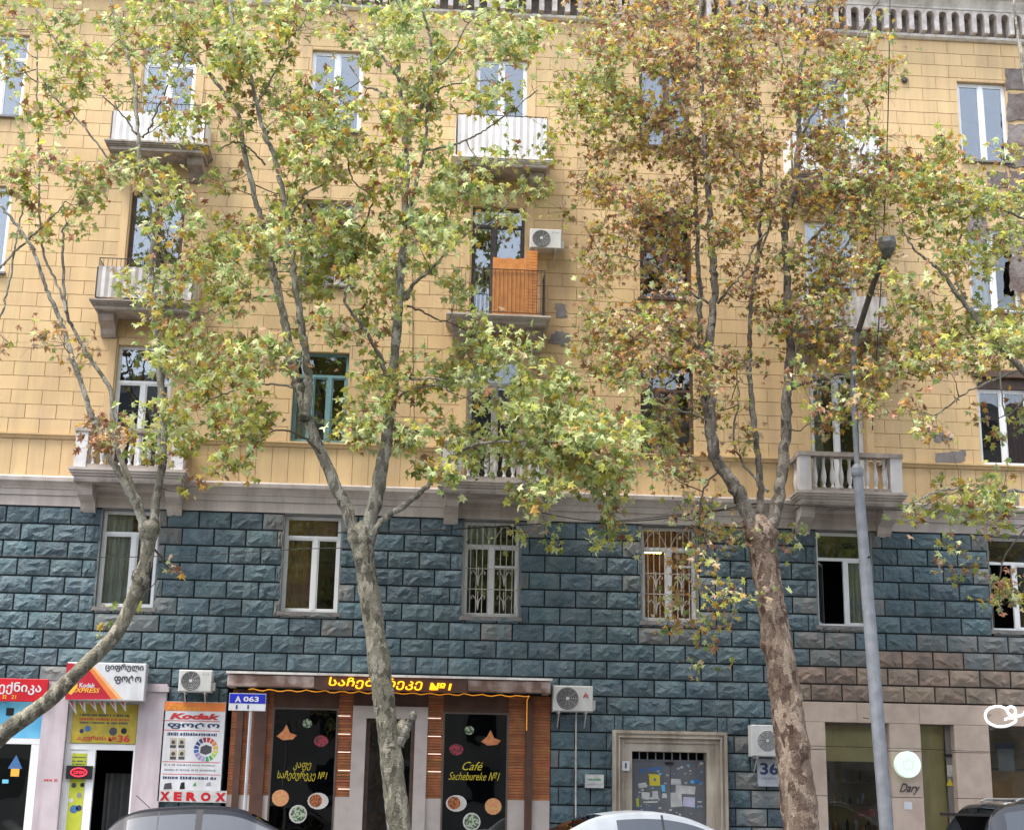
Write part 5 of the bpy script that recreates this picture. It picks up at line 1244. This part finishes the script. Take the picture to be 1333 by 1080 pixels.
def tree(label, barkm, Y, trunk, limbs, regions, seed, group='plane trees along the pavement', nleaf=10, nind=300, knots=(), limbm=None, lsize=1.0, dens=1.0, sidetw=2, tk=.87):
    rg = np.random.default_rng(seed); rnd = random.Random(seed)
    basep = P(*trunk[0][:2], Y); base = Vector((basep.x, Y, .13))
    t = thing('plane_tree', label, 'tree', base, group)
    K = 71.0; TK = tk; LK = .80
    def poly(pts, dy, y0=Y, wob=0.0):
        out = []; n = len(pts)
        for i, p in enumerate(pts):
            f = i/max(n-1, 1); out.append(P(p[0], p[1], y0+dy*f))
        return smooth(out, 7)
    tp = [P(p[0], p[1], Y) for p in trunk]; tr_ = [p[2]*TK/K for p in trunk]
    tp.append(tp[-1]+(tp[-1]-tp[-2]).normalized()*tr_[-1]*.55); tr_.append(tr_[-1]*.55); b = tp[0]; low = []
    if b.z > .2:
        d = tp[0]-tp[1]; s_ = (b.z-.1)/max(-d.z, 1e-3) if d.z < -.02 else 0
        bot = b+d*s_*.5 if s_ and abs(d.x*s_) < 3 else Vector((b.x-.4, Y, .1)); bot.z = .05
        tp = [bot]+tp; tr_ = [tr_[0]*1.25]+tr_; WP[t.name] = Vector((bot.x, Y, .13)); t.location = WP[t.name]
    sp = smooth(tp, 14); sr = np.interp(np.linspace(0, len(tr_)-1, len(sp)), range(len(tr_)), tr_)
    
    MB().tube(sp, sr, 22, rough=.06).build('trunk', barkm, t, smooth=True)
    skel = [p for p in sp[-20:-10]]; skr = [r*.3 for r in sr[-20:-10]]
    for kx, ky, kr in knots:
        c = P(kx, ky, Y); r_ = kr*TK/K; MB().tube([c+Vector((0, 0, r_*(-1.5+3*q/9))) for q in range(10)], [max(.01, r_*1.15*math.sqrt(max(0, 1-((q-4.5)/4.6)**2))) for q in range(10)], 14, rough=.2).build('knot', barkm, t, smooth=True)
    for L_ in limbs:
        pts, r0, r1, dy, hang = L_ if len(L_) == 5 else (*L_, None)
        q = poly(pts, dy); n = len(q); rr = [(r0+(r1-r0)*(i/(n-1))**.85)*(1+.35*math.exp(-i/2.5)*(r0 > 3.2))*LK/K for i in range(n)]
        q = [p+Vector((rnd.gauss(0, .012), rnd.gauss(0, .012), rnd.gauss(0, .008))) if 0 < i < n-1 else p for i, p in enumerate(q)]
        thick = r0 > 3.2
        MB().tube(q, rr, 12 if thick else 6, rough=.09).build('limb', (limbm or B_LIMB) if thick else B_TWIG if r0 < 2.2 else B_LIMB, t, smooth=True)
        skel += q; skr += rr
    SKP = np.array([tuple(p) for p in skel]); SKR = np.array(skr)
    # leaf cluster centres
    C = []; TN = []; SZ = []
    for (cx, cy, rx, ry, n, tone, *rest) in regions:
        ysp = rest[0] if rest else 1.1
        left = max(1, int(n*dens))
        while left > 0:
            while True:
                a, b_ = rg.uniform(-1, 1), rg.uniform(-1, 1)
                if a*a+b_*b_ <= 1: break
            yc = Y+rg.normal(0, ysp)
            for _ in range(min(left, int(rg.integers(2, 7)))):        # leaves sit in clumps at the branch ends
                yy = float(np.clip(yc+rg.normal(0, .22), Y-2.6, -1.35)); C.append(tuple(P(cx+a*rx+rg.normal(0, 13), cy+b_*ry+rg.normal(0, 8), yy))); TN.append(tone); left -= 1
    C = np.array(C)
    d0 = np.array([np.min(((SKP-c)**2).sum(1)) for c in C]); order = np.argsort(d0)
    nodes = SKP.copy(); nr = SKR.copy(); tw = MB(); LP = []; LT = []
    par_up = .0
    for oi in order:
        c = C[oi]; dv = nodes-c; dd = np.sqrt((dv**2).sum(1)); cost = dd+np.maximum(0, dv[:, 2])*.6+ (nr < .006)*.25
        j = int(np.argmin(cost)); p0 = nodes[j]; L0 = dd[j]
        r0 = float(min(nr[j]*.75, .006+.010*L0)); r0 = max(r0, .004); r1 = .0028
        ns = max(3, int(L0/.18)+1); perp = rg.normal(0, .10*L0, 3); pts = []
        for s_ in range(ns+1):
            f = s_/ns; q = p0+(c-p0)*f+perp*math.sin(math.pi*f)*.8+np.array([0, 0, -.12*L0*math.sin(math.pi*f)])+rg.normal(0, .012, 3)*(0 < s_ < ns)
            q[1] = min(q[1], -.75 if q[2] < 9 else -.5); pts.append(q)
        rad = [r0+(r1-r0)*f/ns for f in range(ns+1)]
        tw.tube([tuple(q) for q in pts], rad, 4)
        nodes = np.vstack([nodes, pts[1:]]); nr = np.concatenate([nr, rad[1:]])
        dirv = (c-p0)/max(L0, .01)
        k = max(3, int(rg.normal(nleaf, 2.5))); tone = TN[oi]
        for _ in range(k):
            f = rg.uniform(0, 1); q = pts[-1]+rg.normal(0, .17, 3)*np.array([1, 1, .85]) if f < .62 else pts[int(rg.integers(len(pts)//2, len(pts)))]+rg.normal(0, .12, 3)
            q[1] = min(q[1], -.6); LP.append(q); LT.append(rg.choice(6, p=tone))
        # short side twigs
        for _ in range(sidetw):
            e = pts[-1]+rg.normal(0, .2, 3); e[1] = min(e[1], -.7); tw.tube([tuple(pts[max(0, ns-1)]), tuple((pts[-1]+e)/2+rg.normal(0, .02, 3)), tuple(e)], [.004, .003, .002], 3)
    tw.build('twig', B_TWIG, t, kind='stuff')
    LP = np.array(LP); LT = np.array(LT); n = len(LP)
    # orientation: tip hangs outward and down, blade roughly facing out
    az = rg.uniform(0, 2*np.pi, n); tip = np.stack([np.cos(az), np.sin(az)*.7, rg.normal(-.45, .45, n)], 1); tip /= np.linalg.norm(tip, axis=1)[:, None]
    nm = np.stack([rg.normal(0, .5, n), rg.normal(-.55, .5, n), rg.normal(.45, .45, n)], 1); nm -= (nm*tip).sum(1)[:, None]*tip; nm /= np.linalg.norm(nm, axis=1)[:, None]+1e-9
    sd_ = np.cross(tip, nm); size = rg.uniform(.11, .225, n)*lsize; RM_ = np.stack([sd_, tip, nm], 2)
    # the leaves that show largest become single objects
    cam_ = np.array(tuple(CAMP)); dist = np.linalg.norm(LP-cam_, axis=1)/size/np.maximum(.25, np.abs((nm*((LP-cam_)/np.linalg.norm(LP-cam_, axis=1)[:, None])).sum(1)))
    vis = np.array([in_frame(*p, mrg=5) for p in LP]); dist = np.where(vis, dist, 1e9)
    ind = set(np.argsort(dist)[:nind].tolist()) if nind else set()
    V = []; F = []; MI = []; off = 0
    for i in range(n):
        si = int(rg.integers(6))
        if i in ind and vis[i]:
            o = bpy.data.objects.new('leaf', leaf_mesh(si, int(LT[i]))); COL.objects.link(o); o.parent = t
            M3 = Matrix([list(RM_[i][r_]) for r_ in range(3)]).to_4x4(); o.rotation_euler = M3.to_euler(); o.scale = (size[i],)*3; o.location = Vector(LP[i])-WP[t.name]
            continue
        v, f = LS[si]; q = (v*size[i])@RM_[i].T+LP[i]; V.append(q); F += [tuple(a+off for a in g_) for g_ in f]; MI += [int(LT[i])]*len(f); off += len(v)
    V = np.vstack(V)-np.array(tuple(WP[t.name])); me = bpy.data.meshes.new('crown'); me.from_pydata(V.tolist(), [], F)
    for m_ in LM: me.materials.append(m_)
    me.polygons.foreach_set('material_index', MI); o = bpy.data.objects.new('crown', me); COL.objects.link(o); o.parent = t; o['kind'] = 'stuff'
    print(label[:40], 'leaves', n, 'clusters', len(C))
    return t
#             green  ygr   pale  brown gold  tan
T_YG = (.22, .37, .23, .05, .08, .05); T_PALE = (.20, .26, .44, .03, .03, .04); T_MIX = (.22, .25, .23, .12, .08, .10)
T_BRN = (.06, .15, .07, .27, .21, .24); T_BRN2 = (.11, .18, .14, .21, .15, .21); T_RED = (.03, .05, .02, .62, .08, .20); T_GOLD = (.18, .28, .10, .14, .20, .10)
# ---- tree 1, leaning in from the left --------------------------------------------
tree('slender plane tree leaning in from the left edge, forking below the left balcony', B_GREY, -4.9,
    [(-60, 1015, 15), (0, 958, 14.5), (62, 912, 13.5), (112, 864, 12.5), (150, 825, 12), (172, 782, 12.5), (190, 730, 12), (194, 694, 13)],
    [([(196, 700), (204, 650), (212, 600), (213, 585), (211, 520), (204, 443), (200, 390), (197, 342), (199, 290), (186, 240), (179, 170), (176, 115), (163, 64), (145, 8), (140, -25)], 8, 2.2, .6),
     ([(190, 700), (178, 660), (160, 625), (140, 590), (126, 555), (117, 533), (100, 485), (84, 433), (74, 405), (61, 377), (50, 345), (40, 318), (20, 290), (0, 268)], 6.5, 2.2, -.4),
     ([(192, 697), (182, 660), (168, 625), (155, 590), (148, 560), (143, 507), (120, 470), (102, 441), (87, 408), (83, 370), (82, 306), (88, 290)], 6, 1.8, .3),
     ([(87, 408), (75, 370), (58, 335), (52, 290), (51, 178), (48, 61), (47, 0), (46, -20)], 2.2, 1.4, .6),
     ([(0, 349), (20, 326), (36, 313), (52, 298), (66, 285), (85, 262)], 2.6, 1.2, .2), ([(-5, 430), (5, 395), (15, 354), (22, 310), (24, 296), (31, 265), (40, 220)], 2.2, 1.2, .5),
     ([(160, 230), (130, 192), (102, 156), (77, 133), (62, 115), (51, 97)], 2.2, 1.2, -.3), ([(90, 78), (72, 52), (59, 33), (48, 8), (44, -20)], 2.2, 1.2, .2), ([(178, 175), (160, 150), (133, 125)], 2, 1.1, .3), ([(186, 180), (195, 165), (210, 130), (225, 100), (246, 62)], 2, 1.1, -.2),
     ([(199, 300), (215, 340), (235, 360), (270, 352), (300, 346)], 2, 1.1, -.2)],
    [(60, 45, 75, 50, 34, T_YG), (180, 25, 70, 40, 36, T_YG), (40, 110, 50, 45, 14, T_MIX), (110, 95, 55, 45, 26, T_YG), (190, 95, 50, 40, 24, T_MIX), (215, 110, 45, 40, 14, T_MIX), (85, 140, 60, 30, 14, T_MIX), (50, 205, 45, 30, 16, T_MIX), (120, 235, 55, 35, 16, T_MIX), (190, 235, 60, 35, 34, T_MIX), (25, 255, 25, 40, 10, T_MIX), (95, 280, 45, 18, 10, T_YG),
     (220, 270, 35, 40, 16, T_MIX), (60, 320, 40, 25, 5, T_YG), (165, 365, 40, 16, 5, T_YG), (60, 445, 30, 22, 4, T_BRN), (15, 450, 20, 15, 4, T_RED), (85, 460, 22, 12, 4, T_BRN), (135, 545, 38, 26, 14, T_RED), (200, 545, 40, 30, 16, T_YG), (180, 520, 30, 20, 4, T_YG), (215, 385, 40, 25, 16, T_YG), (235, 480, 30, 35, 12, T_YG),
     (270, 670, 14, 40, 3, T_BRN), (225, 735, 8, 6, 1, T_BRN), (145, 828, 16, 8, 1, T_YG, .1)], 3, knots=((182, 752, 13.5), (195, 692, 15)), dens=.85, lsize=1.10, tk=.76)
# ---- tree 2 -----------------------------------------------------------------------
tree('tall plane tree with pale mottled trunk standing before the cafe door', B_GREY, -5.0,
    [(522, 1095, 20), (516, 1050, 19), (508, 980, 18), (500, 915, 17.5), (493, 860, 18), (485, 805, 17), (477, 750, 17.5), (470, 705, 19), (469, 690, 20)],
    [([(517, 968), (528, 950), (536, 936), (538, 928)], 9, 6, -.15), ([(466, 705), (452, 665), (432, 620), (410, 570), (397, 535), (390, 510), (381, 482), (374, 440), (368, 408), (358, 362), (345, 300), (332, 255), (318, 200), (310, 150), (281, 107), (246, 62), (225, 15), (215, -20)], 12, 1.8, .7),
     ([(396, 545), (402, 510), (401, 482), (395, 440), (391, 408), (383, 362), (380, 331), (371, 275), (358, 204), (345, 179), (335, 140), (322, 85), (302, 25), (298, -15)], 8.5, 2.2, -.6),
     ([(474, 705), (489, 650), (500, 590), (508, 530), (513, 470), (518, 410), (522, 350), (527, 280), (529, 200), (526, 148), (520, 115), (518, 60), (515, -10)], 13, 2.5, .1),
     ([(529, 190), (535, 165), (548, 140), (558, 120), (562, 85), (560, 50), (553, 25), (548, -15)], 5, 1.6, -.6), ([(529, 285), (541, 240), (552, 195), (556, 150), (562, 105), (590, 65), (610, 30)], 4, 1.5, -1.0),
     ([(482, 700), (500, 675), (530, 655), (556, 633), (576, 612), (594, 592), (620, 578), (645, 575), (690, 574), (750, 578)], 6, 1.6, -.9),
     ([(505, 498), (496, 468), (483, 443), (468, 420), (452, 400), (450, 377), (462, 368)], 4.5, 1.8, -.5), ([(528, 388), (540, 368), (560, 352)], 4.2, 2.5, -.5), ([(560, 352), (590, 320), (615, 300), (640, 285), (665, 262)], 2.4, 1.2, -.3),
     ([(527, 176), (514, 148), (498, 122), (485, 115), (473, 112), (455, 85)], 3, 1.3, .4), ([(524, 110), (508, 87), (490, 66), (473, 48), (455, 25), (437, -5)], 3, 1.4, .3),
     ([(554, 196), (578, 192), (598, 186), (618, 177), (636, 166), (655, 152), (672, 140), (700, 118)], 2.6, 1.1, -.3), ([(560, 122), (580, 112), (604, 108), (640, 104)], 2.4, 1.1, -.4),
     ([(512, 480), (540, 494), (560, 492), (590, 494), (620, 480)], 2.6, 1.2, -.6), ([(515, 520), (540, 505), (575, 503), (600, 520)], 2.2, 1.2, -.2), ([(527, 397), (548, 404), (570, 416), (592, 422), (620, 440)], 2, 1.1, -.4),
     ([(362, 385), (340, 386), (310, 392), (285, 398), (262, 412)], 2.2, 1.1, -.3), ([(384, 505), (360, 500), (330, 502), (300, 510), (270, 522)], 2.2, 1.1, -.3), ([(345, 215), (330, 198), (310, 185), (290, 192)], 2, 1.1, .2), ([(375, 290), (395, 255), (420, 240), (440, 215)], 2.4, 1.1, .3), ([(334, 140), (352, 105), (376, 60), (395, 30)], 2.2, 1.1, -.4),
     ([(418, 590), (396, 570), (370, 560), (345, 566), (325, 590)], 2, 1.1, -.3), ([(505, 560), (525, 556), (550, 562), (575, 566)], 2, 1.1, -.3), ([(470, 300), (485, 260), (460, 235), (452, 205)], 2, 1.1, .3)],
    [(320, 30, 75, 45, 62, T_YG), (420, 15, 60, 30, 36, T_YG), (530, 40, 75, 50, 66, T_PALE), (625, 45, 75, 45, 58, T_PALE), (690, 30, 30, 30, 12, T_YG), (345, 95, 60, 45, 34, T_YG), (270, 55, 50, 40, 32, T_YG), (275, 160, 50, 45, 26, T_MIX), (590, 130, 60, 45, 34, T_YG), (540, 110, 40, 50, 26, T_YG), (420, 130, 65, 35, 38, T_MIX), (470, 160, 60, 35, 34, T_YG), (400, 175, 60, 35, 34, T_MIX), (660, 120, 40, 25, 8, T_YG),
     (440, 215, 70, 35, 46, T_YG), (500, 230, 60, 40, 26, T_MIX), (400, 255, 55, 30, 22, T_MIX), (590, 205, 40, 40, 15, T_YG), (640, 235, 60, 30, 34, T_PALE), (690, 205, 30, 25, 9, T_YG), (610, 285, 60, 30, 30, T_PALE), (560, 285, 40, 35, 20, T_PALE), (480, 285, 55, 35, 30, T_YG), (430, 310, 60, 40, 50, T_PALE), (350, 310, 60, 40, 40, T_PALE), (300, 270, 50, 40, 26, T_MIX), (250, 330, 50, 40, 26, T_MIX), (330, 350, 60, 30, 30, T_PALE), (500, 350, 55, 35, 32, T_PALE), (440, 370, 45, 30, 22, T_YG), (600, 345, 30, 25, 8, T_PALE),
     (280, 420, 60, 40, 36, T_MIX), (340, 440, 40, 30, 18, T_MIX), (300, 480, 55, 35, 36, T_YG), (250, 455, 40, 30, 16, T_YG), (430, 425, 50, 20, 12, T_MIX), (470, 440, 25, 35, 10, T_MIX), (540, 470, 40, 18, 11, T_YG), (590, 480, 45, 18, 14, T_PALE), (640, 480, 55, 32, 38, T_PALE), (650, 410, 30, 30, 9, T_PALE), (540, 405, 25, 15, 4, T_YG),
     (300, 545, 60, 35, 34, T_YG), (250, 560, 40, 25, 16, T_YG), (320, 590, 30, 30, 10, T_YG), (350, 560, 25, 20, 6, T_YG), (465, 545, 40, 28, 20, T_YG), (500, 570, 35, 24, 16, T_PALE), (520, 520, 30, 25, 12, T_YG), (575, 560, 35, 25, 14, T_PALE), (490, 480, 22, 22, 8, T_YG), (545, 620, 30, 12, 4, T_YG), (600, 600, 35, 20, 10, T_YG),
     (690, 510, 60, 32, 46, T_PALE), (640, 560, 50, 35, 32, T_PALE), (720, 560, 70, 40, 84, T_PALE), (790, 560, 55, 40, 56, T_PALE), (840, 570, 40, 30, 24, T_PALE), (740, 610, 65, 28, 42, T_PALE), (800, 620, 50, 24, 26, T_PALE), (710, 650, 35, 20, 13, T_PALE), (705, 695, 18, 12, 5, T_PALE), (790, 680, 28, 16, 7, T_YG), (798, 705, 10, 12, 3, T_YG), (640, 640, 30, 14, 4, T_YG), (600, 390, 20, 25, 4, T_PALE)],
    7, knots=((524, 950, 12), (470, 698, 18)), dens=.84, lsize=1.13, sidetw=3, tk=.80)
# ---- tree 3 -----------------------------------------------------------------------
tree('plane tree with flaking red brown trunk and brown autumn leaves, right of the stone portal', B_RED, -4.7,
    [(1044, 1095, 26), (1040, 1050, 25), (1030, 960, 23.5), (1019, 880, 22), (1008, 815, 21), (1000, 765, 20), (993, 715, 21), (990, 692, 23)],
    [([(984, 702), (968, 655), (948, 622), (932, 598), (925, 565), (924, 520), (921, 480), (925, 430), (930, 380), (928, 340), (925, 290), (922, 240), (918, 200), (915, 127), (908, 70), (912, 0), (913, -20)], 13, 2.6, -.4),
     ([(930, 590), (920, 540), (914, 490), (911, 430), (911, 380), (908, 310), (906, 265), (905, 220), (898, 170), (880, 120), (868, 60), (862, 0)], 6.5, 1.6, .5),
     ([(990, 700), (990, 660), (989, 619), (985, 580), (979, 533), (975, 480), (976, 443), (978, 400), (986, 340), (989, 290), (991, 230), (992, 190), (985, 130), (978, 60), (975, -15)], 7, 1.8, .6),
     ([(996, 702), (1007, 675), (1016, 632), (1022, 580), (1024, 530), (1026, 490), (1029, 443), (1025, 400), (1023, 340), (1022, 290), (1034, 250), (1039, 191), (1041, 140), (1041, 100), (1048, 64), (1060, 20), (1065, -20)], 12, 2.2, -.1),
     ([(1028, 468), (1042, 452), (1060, 443), (1066, 420), (1067, 398), (1070, 370)], 3, 1.3, -.4), ([(1030, 506), (1050, 498), (1085, 489), (1110, 486), (1136, 481), (1171, 484), (1205, 492)], 3.2, 1.2, -.5),
     ([(1070, 385), (1085, 345), (1103, 316), (1118, 290), (1131, 265), (1135, 240)], 2.6, 1.2, -.5), ([(1024, 350), (1050, 320), (1080, 285), (1100, 255), (1113, 222), (1125, 185), (1131, 153), (1128, 120)], 3, 1.3, -.6), ([(1040, 190), (1062, 140), (1100, 90), (1120, 40), (1148, -5)], 2.8, 1.2, -.5),
     ([(928, 475), (915, 458), (895, 440), (870, 425), (840, 410), (815, 402)], 2.8, 1.1, -.5), ([(924, 395), (905, 385), (880, 365), (850, 345), (815, 335), (780, 330)], 2.6, 1.1, -.6), ([(920, 300), (900, 290), (870, 280), (840, 268), (800, 262)], 2.4, 1.1, -.2),
     ([(918, 215), (905, 180), (880, 175), (850, 160), (815, 140), (790, 120)], 2.6, 1.1, -.4), ([(934, 395), (950, 375), (970, 350), (982, 320), (1000, 300)], 2.8, 1.2, -.6), ([(932, 560), (915, 545), (890, 535), (860, 530)], 2.4, 1.1, -.5), ([(938, 610), (915, 640), (912, 680), (925, 720), (935, 760)], 2, 1.0, -.8),
     ([(915, 130), (935, 100), (950, 60), (955, 10)], 2.4, 1.2, .4), ([(1040, 120), (1020, 80), (1005, 30), (1000, -15)], 2.2, 1.2, .4), ([(990, 330), (1005, 280), (1010, 230), (1008, 180)], 2.2, 1.1, .5), ([(1028, 440), (1010, 420), (1000, 390)], 2, 1.1, .2), ([(1000, 640), (965, 600), (955, 560), (962, 520), (958, 470)], 2.6, 1.1, .9)],
    [(800, 30, 60, 35, 56, T_BRN), (880, 35, 65, 45, 76, T_BRN), (960, 40, 60, 50, 62, T_BRN), (1050, 25, 60, 35, 50, T_BRN), (780, 90, 40, 35, 28, T_YG), (750, 120, 28, 24, 10, T_YG), (840, 110, 60, 45, 62, T_GOLD), (920, 120, 55, 45, 52, T_BRN), (1000, 110, 50, 50, 50, T_BRN), (1075, 100, 55, 50, 50, T_GOLD), (1120, 70, 35, 40, 18, T_GOLD), (1125, 140, 28, 50, 18, T_GOLD),
     (770, 165, 40, 30, 24, T_YG), (830, 185, 60, 35, 54, T_BRN), (900, 200, 55, 40, 48, T_BRN), (970, 190, 50, 40, 42, T_BRN), (1050, 195, 55, 40, 44, T_BRN), (1110, 215, 45, 35, 36, T_BRN2), (1160, 200, 28, 26, 14, T_GOLD), (800, 240, 50, 26, 30, T_BRN), (860, 255, 50, 30, 34, T_BRN), (940, 260, 50, 35, 26, T_BRN), (1010, 265, 50, 40, 34, T_BRN), (1080, 275, 55, 35, 42, T_BRN), (1140, 270, 40, 35, 30, T_GOLD),
     (790, 300, 45, 24, 20, T_BRN), (850, 315, 50, 25, 20, T_BRN), (780, 350, 40, 18, 13, T_BRN2), (960, 320, 40, 35, 18, T_BRN), (1040, 340, 55, 40, 42, T_BRN2), (1110, 345, 40, 40, 32, T_BRN2), (960, 400, 35, 30, 12, T_BRN), (870, 365, 50, 20, 16, T_BRN2), (1080, 410, 50, 40, 44, T_BRN2), (1020, 410, 25, 30, 10, T_BRN2),
     (800, 425, 60, 24, 38, T_BRN2), (850, 440, 60, 28, 44, T_BRN), (780, 465, 50, 18, 14, T_BRN2), (880, 480, 45, 30, 28, T_BRN2), (810, 500, 40, 25, 16, T_MIX), (900, 535, 40, 30, 20, T_BRN2), (955, 490, 25, 30, 10, T_BRN2), (1080, 470, 55, 28, 36, T_BRN2), (1150, 450, 45, 35, 24, T_BRN2), (1130, 520, 45, 24, 18, T_BRN2), (1070, 545, 35, 28, 13, T_BRN2), (965, 560, 22, 25, 7, T_BRN2), (1180, 380, 40, 30, 10, T_MIX), (1165, 330, 30, 20, 7, T_GOLD),
     (880, 600, 35, 28, 13, T_BRN2), (910, 655, 22, 20, 7, T_BRN2), (930, 690, 28, 18, 9, T_BRN2), (905, 720, 14, 18, 5, T_BRN2), (955, 705, 24, 14, 6, T_MIX), (900, 770, 14, 20, 5, T_BRN2), (950, 770, 26, 18, 7, T_MIX), (880, 822, 16, 12, 5, T_BRN2), (935, 828, 26, 14, 6, T_BRN2), (905, 850, 20, 10, 2, T_MIX), (1000, 770, 10, 8, 1, T_MIX), (1040, 680, 18, 20, 4, T_MIX)],
    13, knots=((1010, 838, 18), (990, 694, 19)), limbm=B_LIMBD, lsize=.90, dens=1.12, sidetw=5, tk=.94)
# ---- tree 4, outside the right edge -------------------------------------------------
tree('plane tree rooted beyond the right edge whose yellow green branches reach into view', B_GREY, -4.9,
    [(1468, 1095, 22), (1462, 950, 20), (1455, 800, 18), (1448, 700, 18)],
    [([(1448, 705), (1420, 620), (1380, 540), (1330, 480), (1290, 440), (1258, 398), (1228, 357), (1210, 340), (1192, 326), (1175, 300)], 9, 1.4, -.6), ([(1450, 700), (1440, 560), (1420, 400), (1390, 280), (1350, 180), (1330, 80), (1320, 0)], 11, 2, .3), ([(1448, 690), (1400, 660), (1360, 645), (1320, 638), (1281, 640), (1245, 636), (1212, 642), (1190, 655)], 4, 1.1, -.7),
     ([(1400, 300), (1350, 290), (1300, 270), (1260, 262), (1220, 268)], 3.4, 1.2, -.5), ([(1360, 640), (1340, 680), (1310, 720), (1300, 760), (1305, 800)], 2, 1, -.4), ([(1258, 398), (1240, 345), (1252, 300), (1245, 250), (1228, 215)], 2.4, 1.1, -.2), ([(1330, 480), (1280, 500), (1245, 520), (1215, 545)], 2.4, 1.1, -.3), ([(1345, 500), (1310, 540), (1300, 470), (1290, 455)], 2.2, 1.1, -.3)],
    [(1215, 205, 40, 28, 30, T_GOLD), (1195, 235, 40, 25, 22, T_GOLD), (1255, 250, 34, 28, 28, T_YG), (1225, 290, 45, 25, 26, T_YG), (1300, 280, 40, 35, 34, T_YG), (1340, 270, 30, 40, 16, T_YG), (1200, 260, 30, 22, 11, T_GOLD), (1255, 335, 35, 25, 18, T_YG), (1310, 330, 26, 28, 14, T_YG), (1215, 380, 35, 25, 10, T_MIX), (1220, 440, 45, 25, 18, T_BRN2), (1265, 430, 45, 32, 34, T_YG), (1315, 420, 35, 36, 36, T_YG), (1185, 475, 40, 22, 12, T_BRN2),
     (1290, 470, 40, 20, 14, T_YG), (1320, 210, 18, 12, 3, T_GOLD), (1250, 480, 40, 14, 7, T_BRN2), (1200, 540, 35, 22, 8, T_BRN2), (1330, 560, 24, 36, 8, T_MIX), (1290, 545, 24, 10, 2, T_BRN2), (1240, 640, 35, 16, 10, T_YG), (1210, 655, 30, 20, 8, T_MIX), (1300, 640, 35, 26, 16, T_YG), (1190, 680, 16, 12, 3, T_BRN2), (1295, 690, 22, 26, 10, T_MIX), (1262, 735, 16, 14, 4, T_BRN2), (1300, 760, 14, 18, 6, T_BRN2), (1312, 790, 14, 12, 4, T_MIX), (1250, 700, 20, 10, 2, T_MIX)], 19, nind=300)

# ---- the row of plane trees on the far pavement, behind the viewpoint ----------------------
SRC = [o for o in COL.objects if o.get('category') == 'tree'][1:3]
KIDS = {o.name: [c for c in o.children if c.name.split('.')[0] in ('trunk', 'limb', 'crown')] for o in SRC}
for i, X in enumerate((-17, -9.5, -2, 5.5, 13, 20.5, 28, 35.5)):
    s0 = SRC[i % 2]; r_ = s0.copy(); COL.objects.link(r_); r_.name = 'plane_tree'
    r_['label'] = ['first', 'second', 'third', 'fourth', 'fifth', 'sixth', 'seventh', 'eighth'][i]+' dense plane tree from the left on the far pavement across the street'; r_['group'] = 'plane trees on the far pavement'
    r_.rotation_euler = (0, 0, i*1.9); sh_ = Vector((-3 if i % 2 else 0, 0, 0)); r_.location = (X, -40, .13); r_.scale = (.95+.05*(i % 3),)*3
    for c_ in KIDS[s0.name]: d_ = c_.copy(); d_.parent = r_; COL.objects.link(d_)
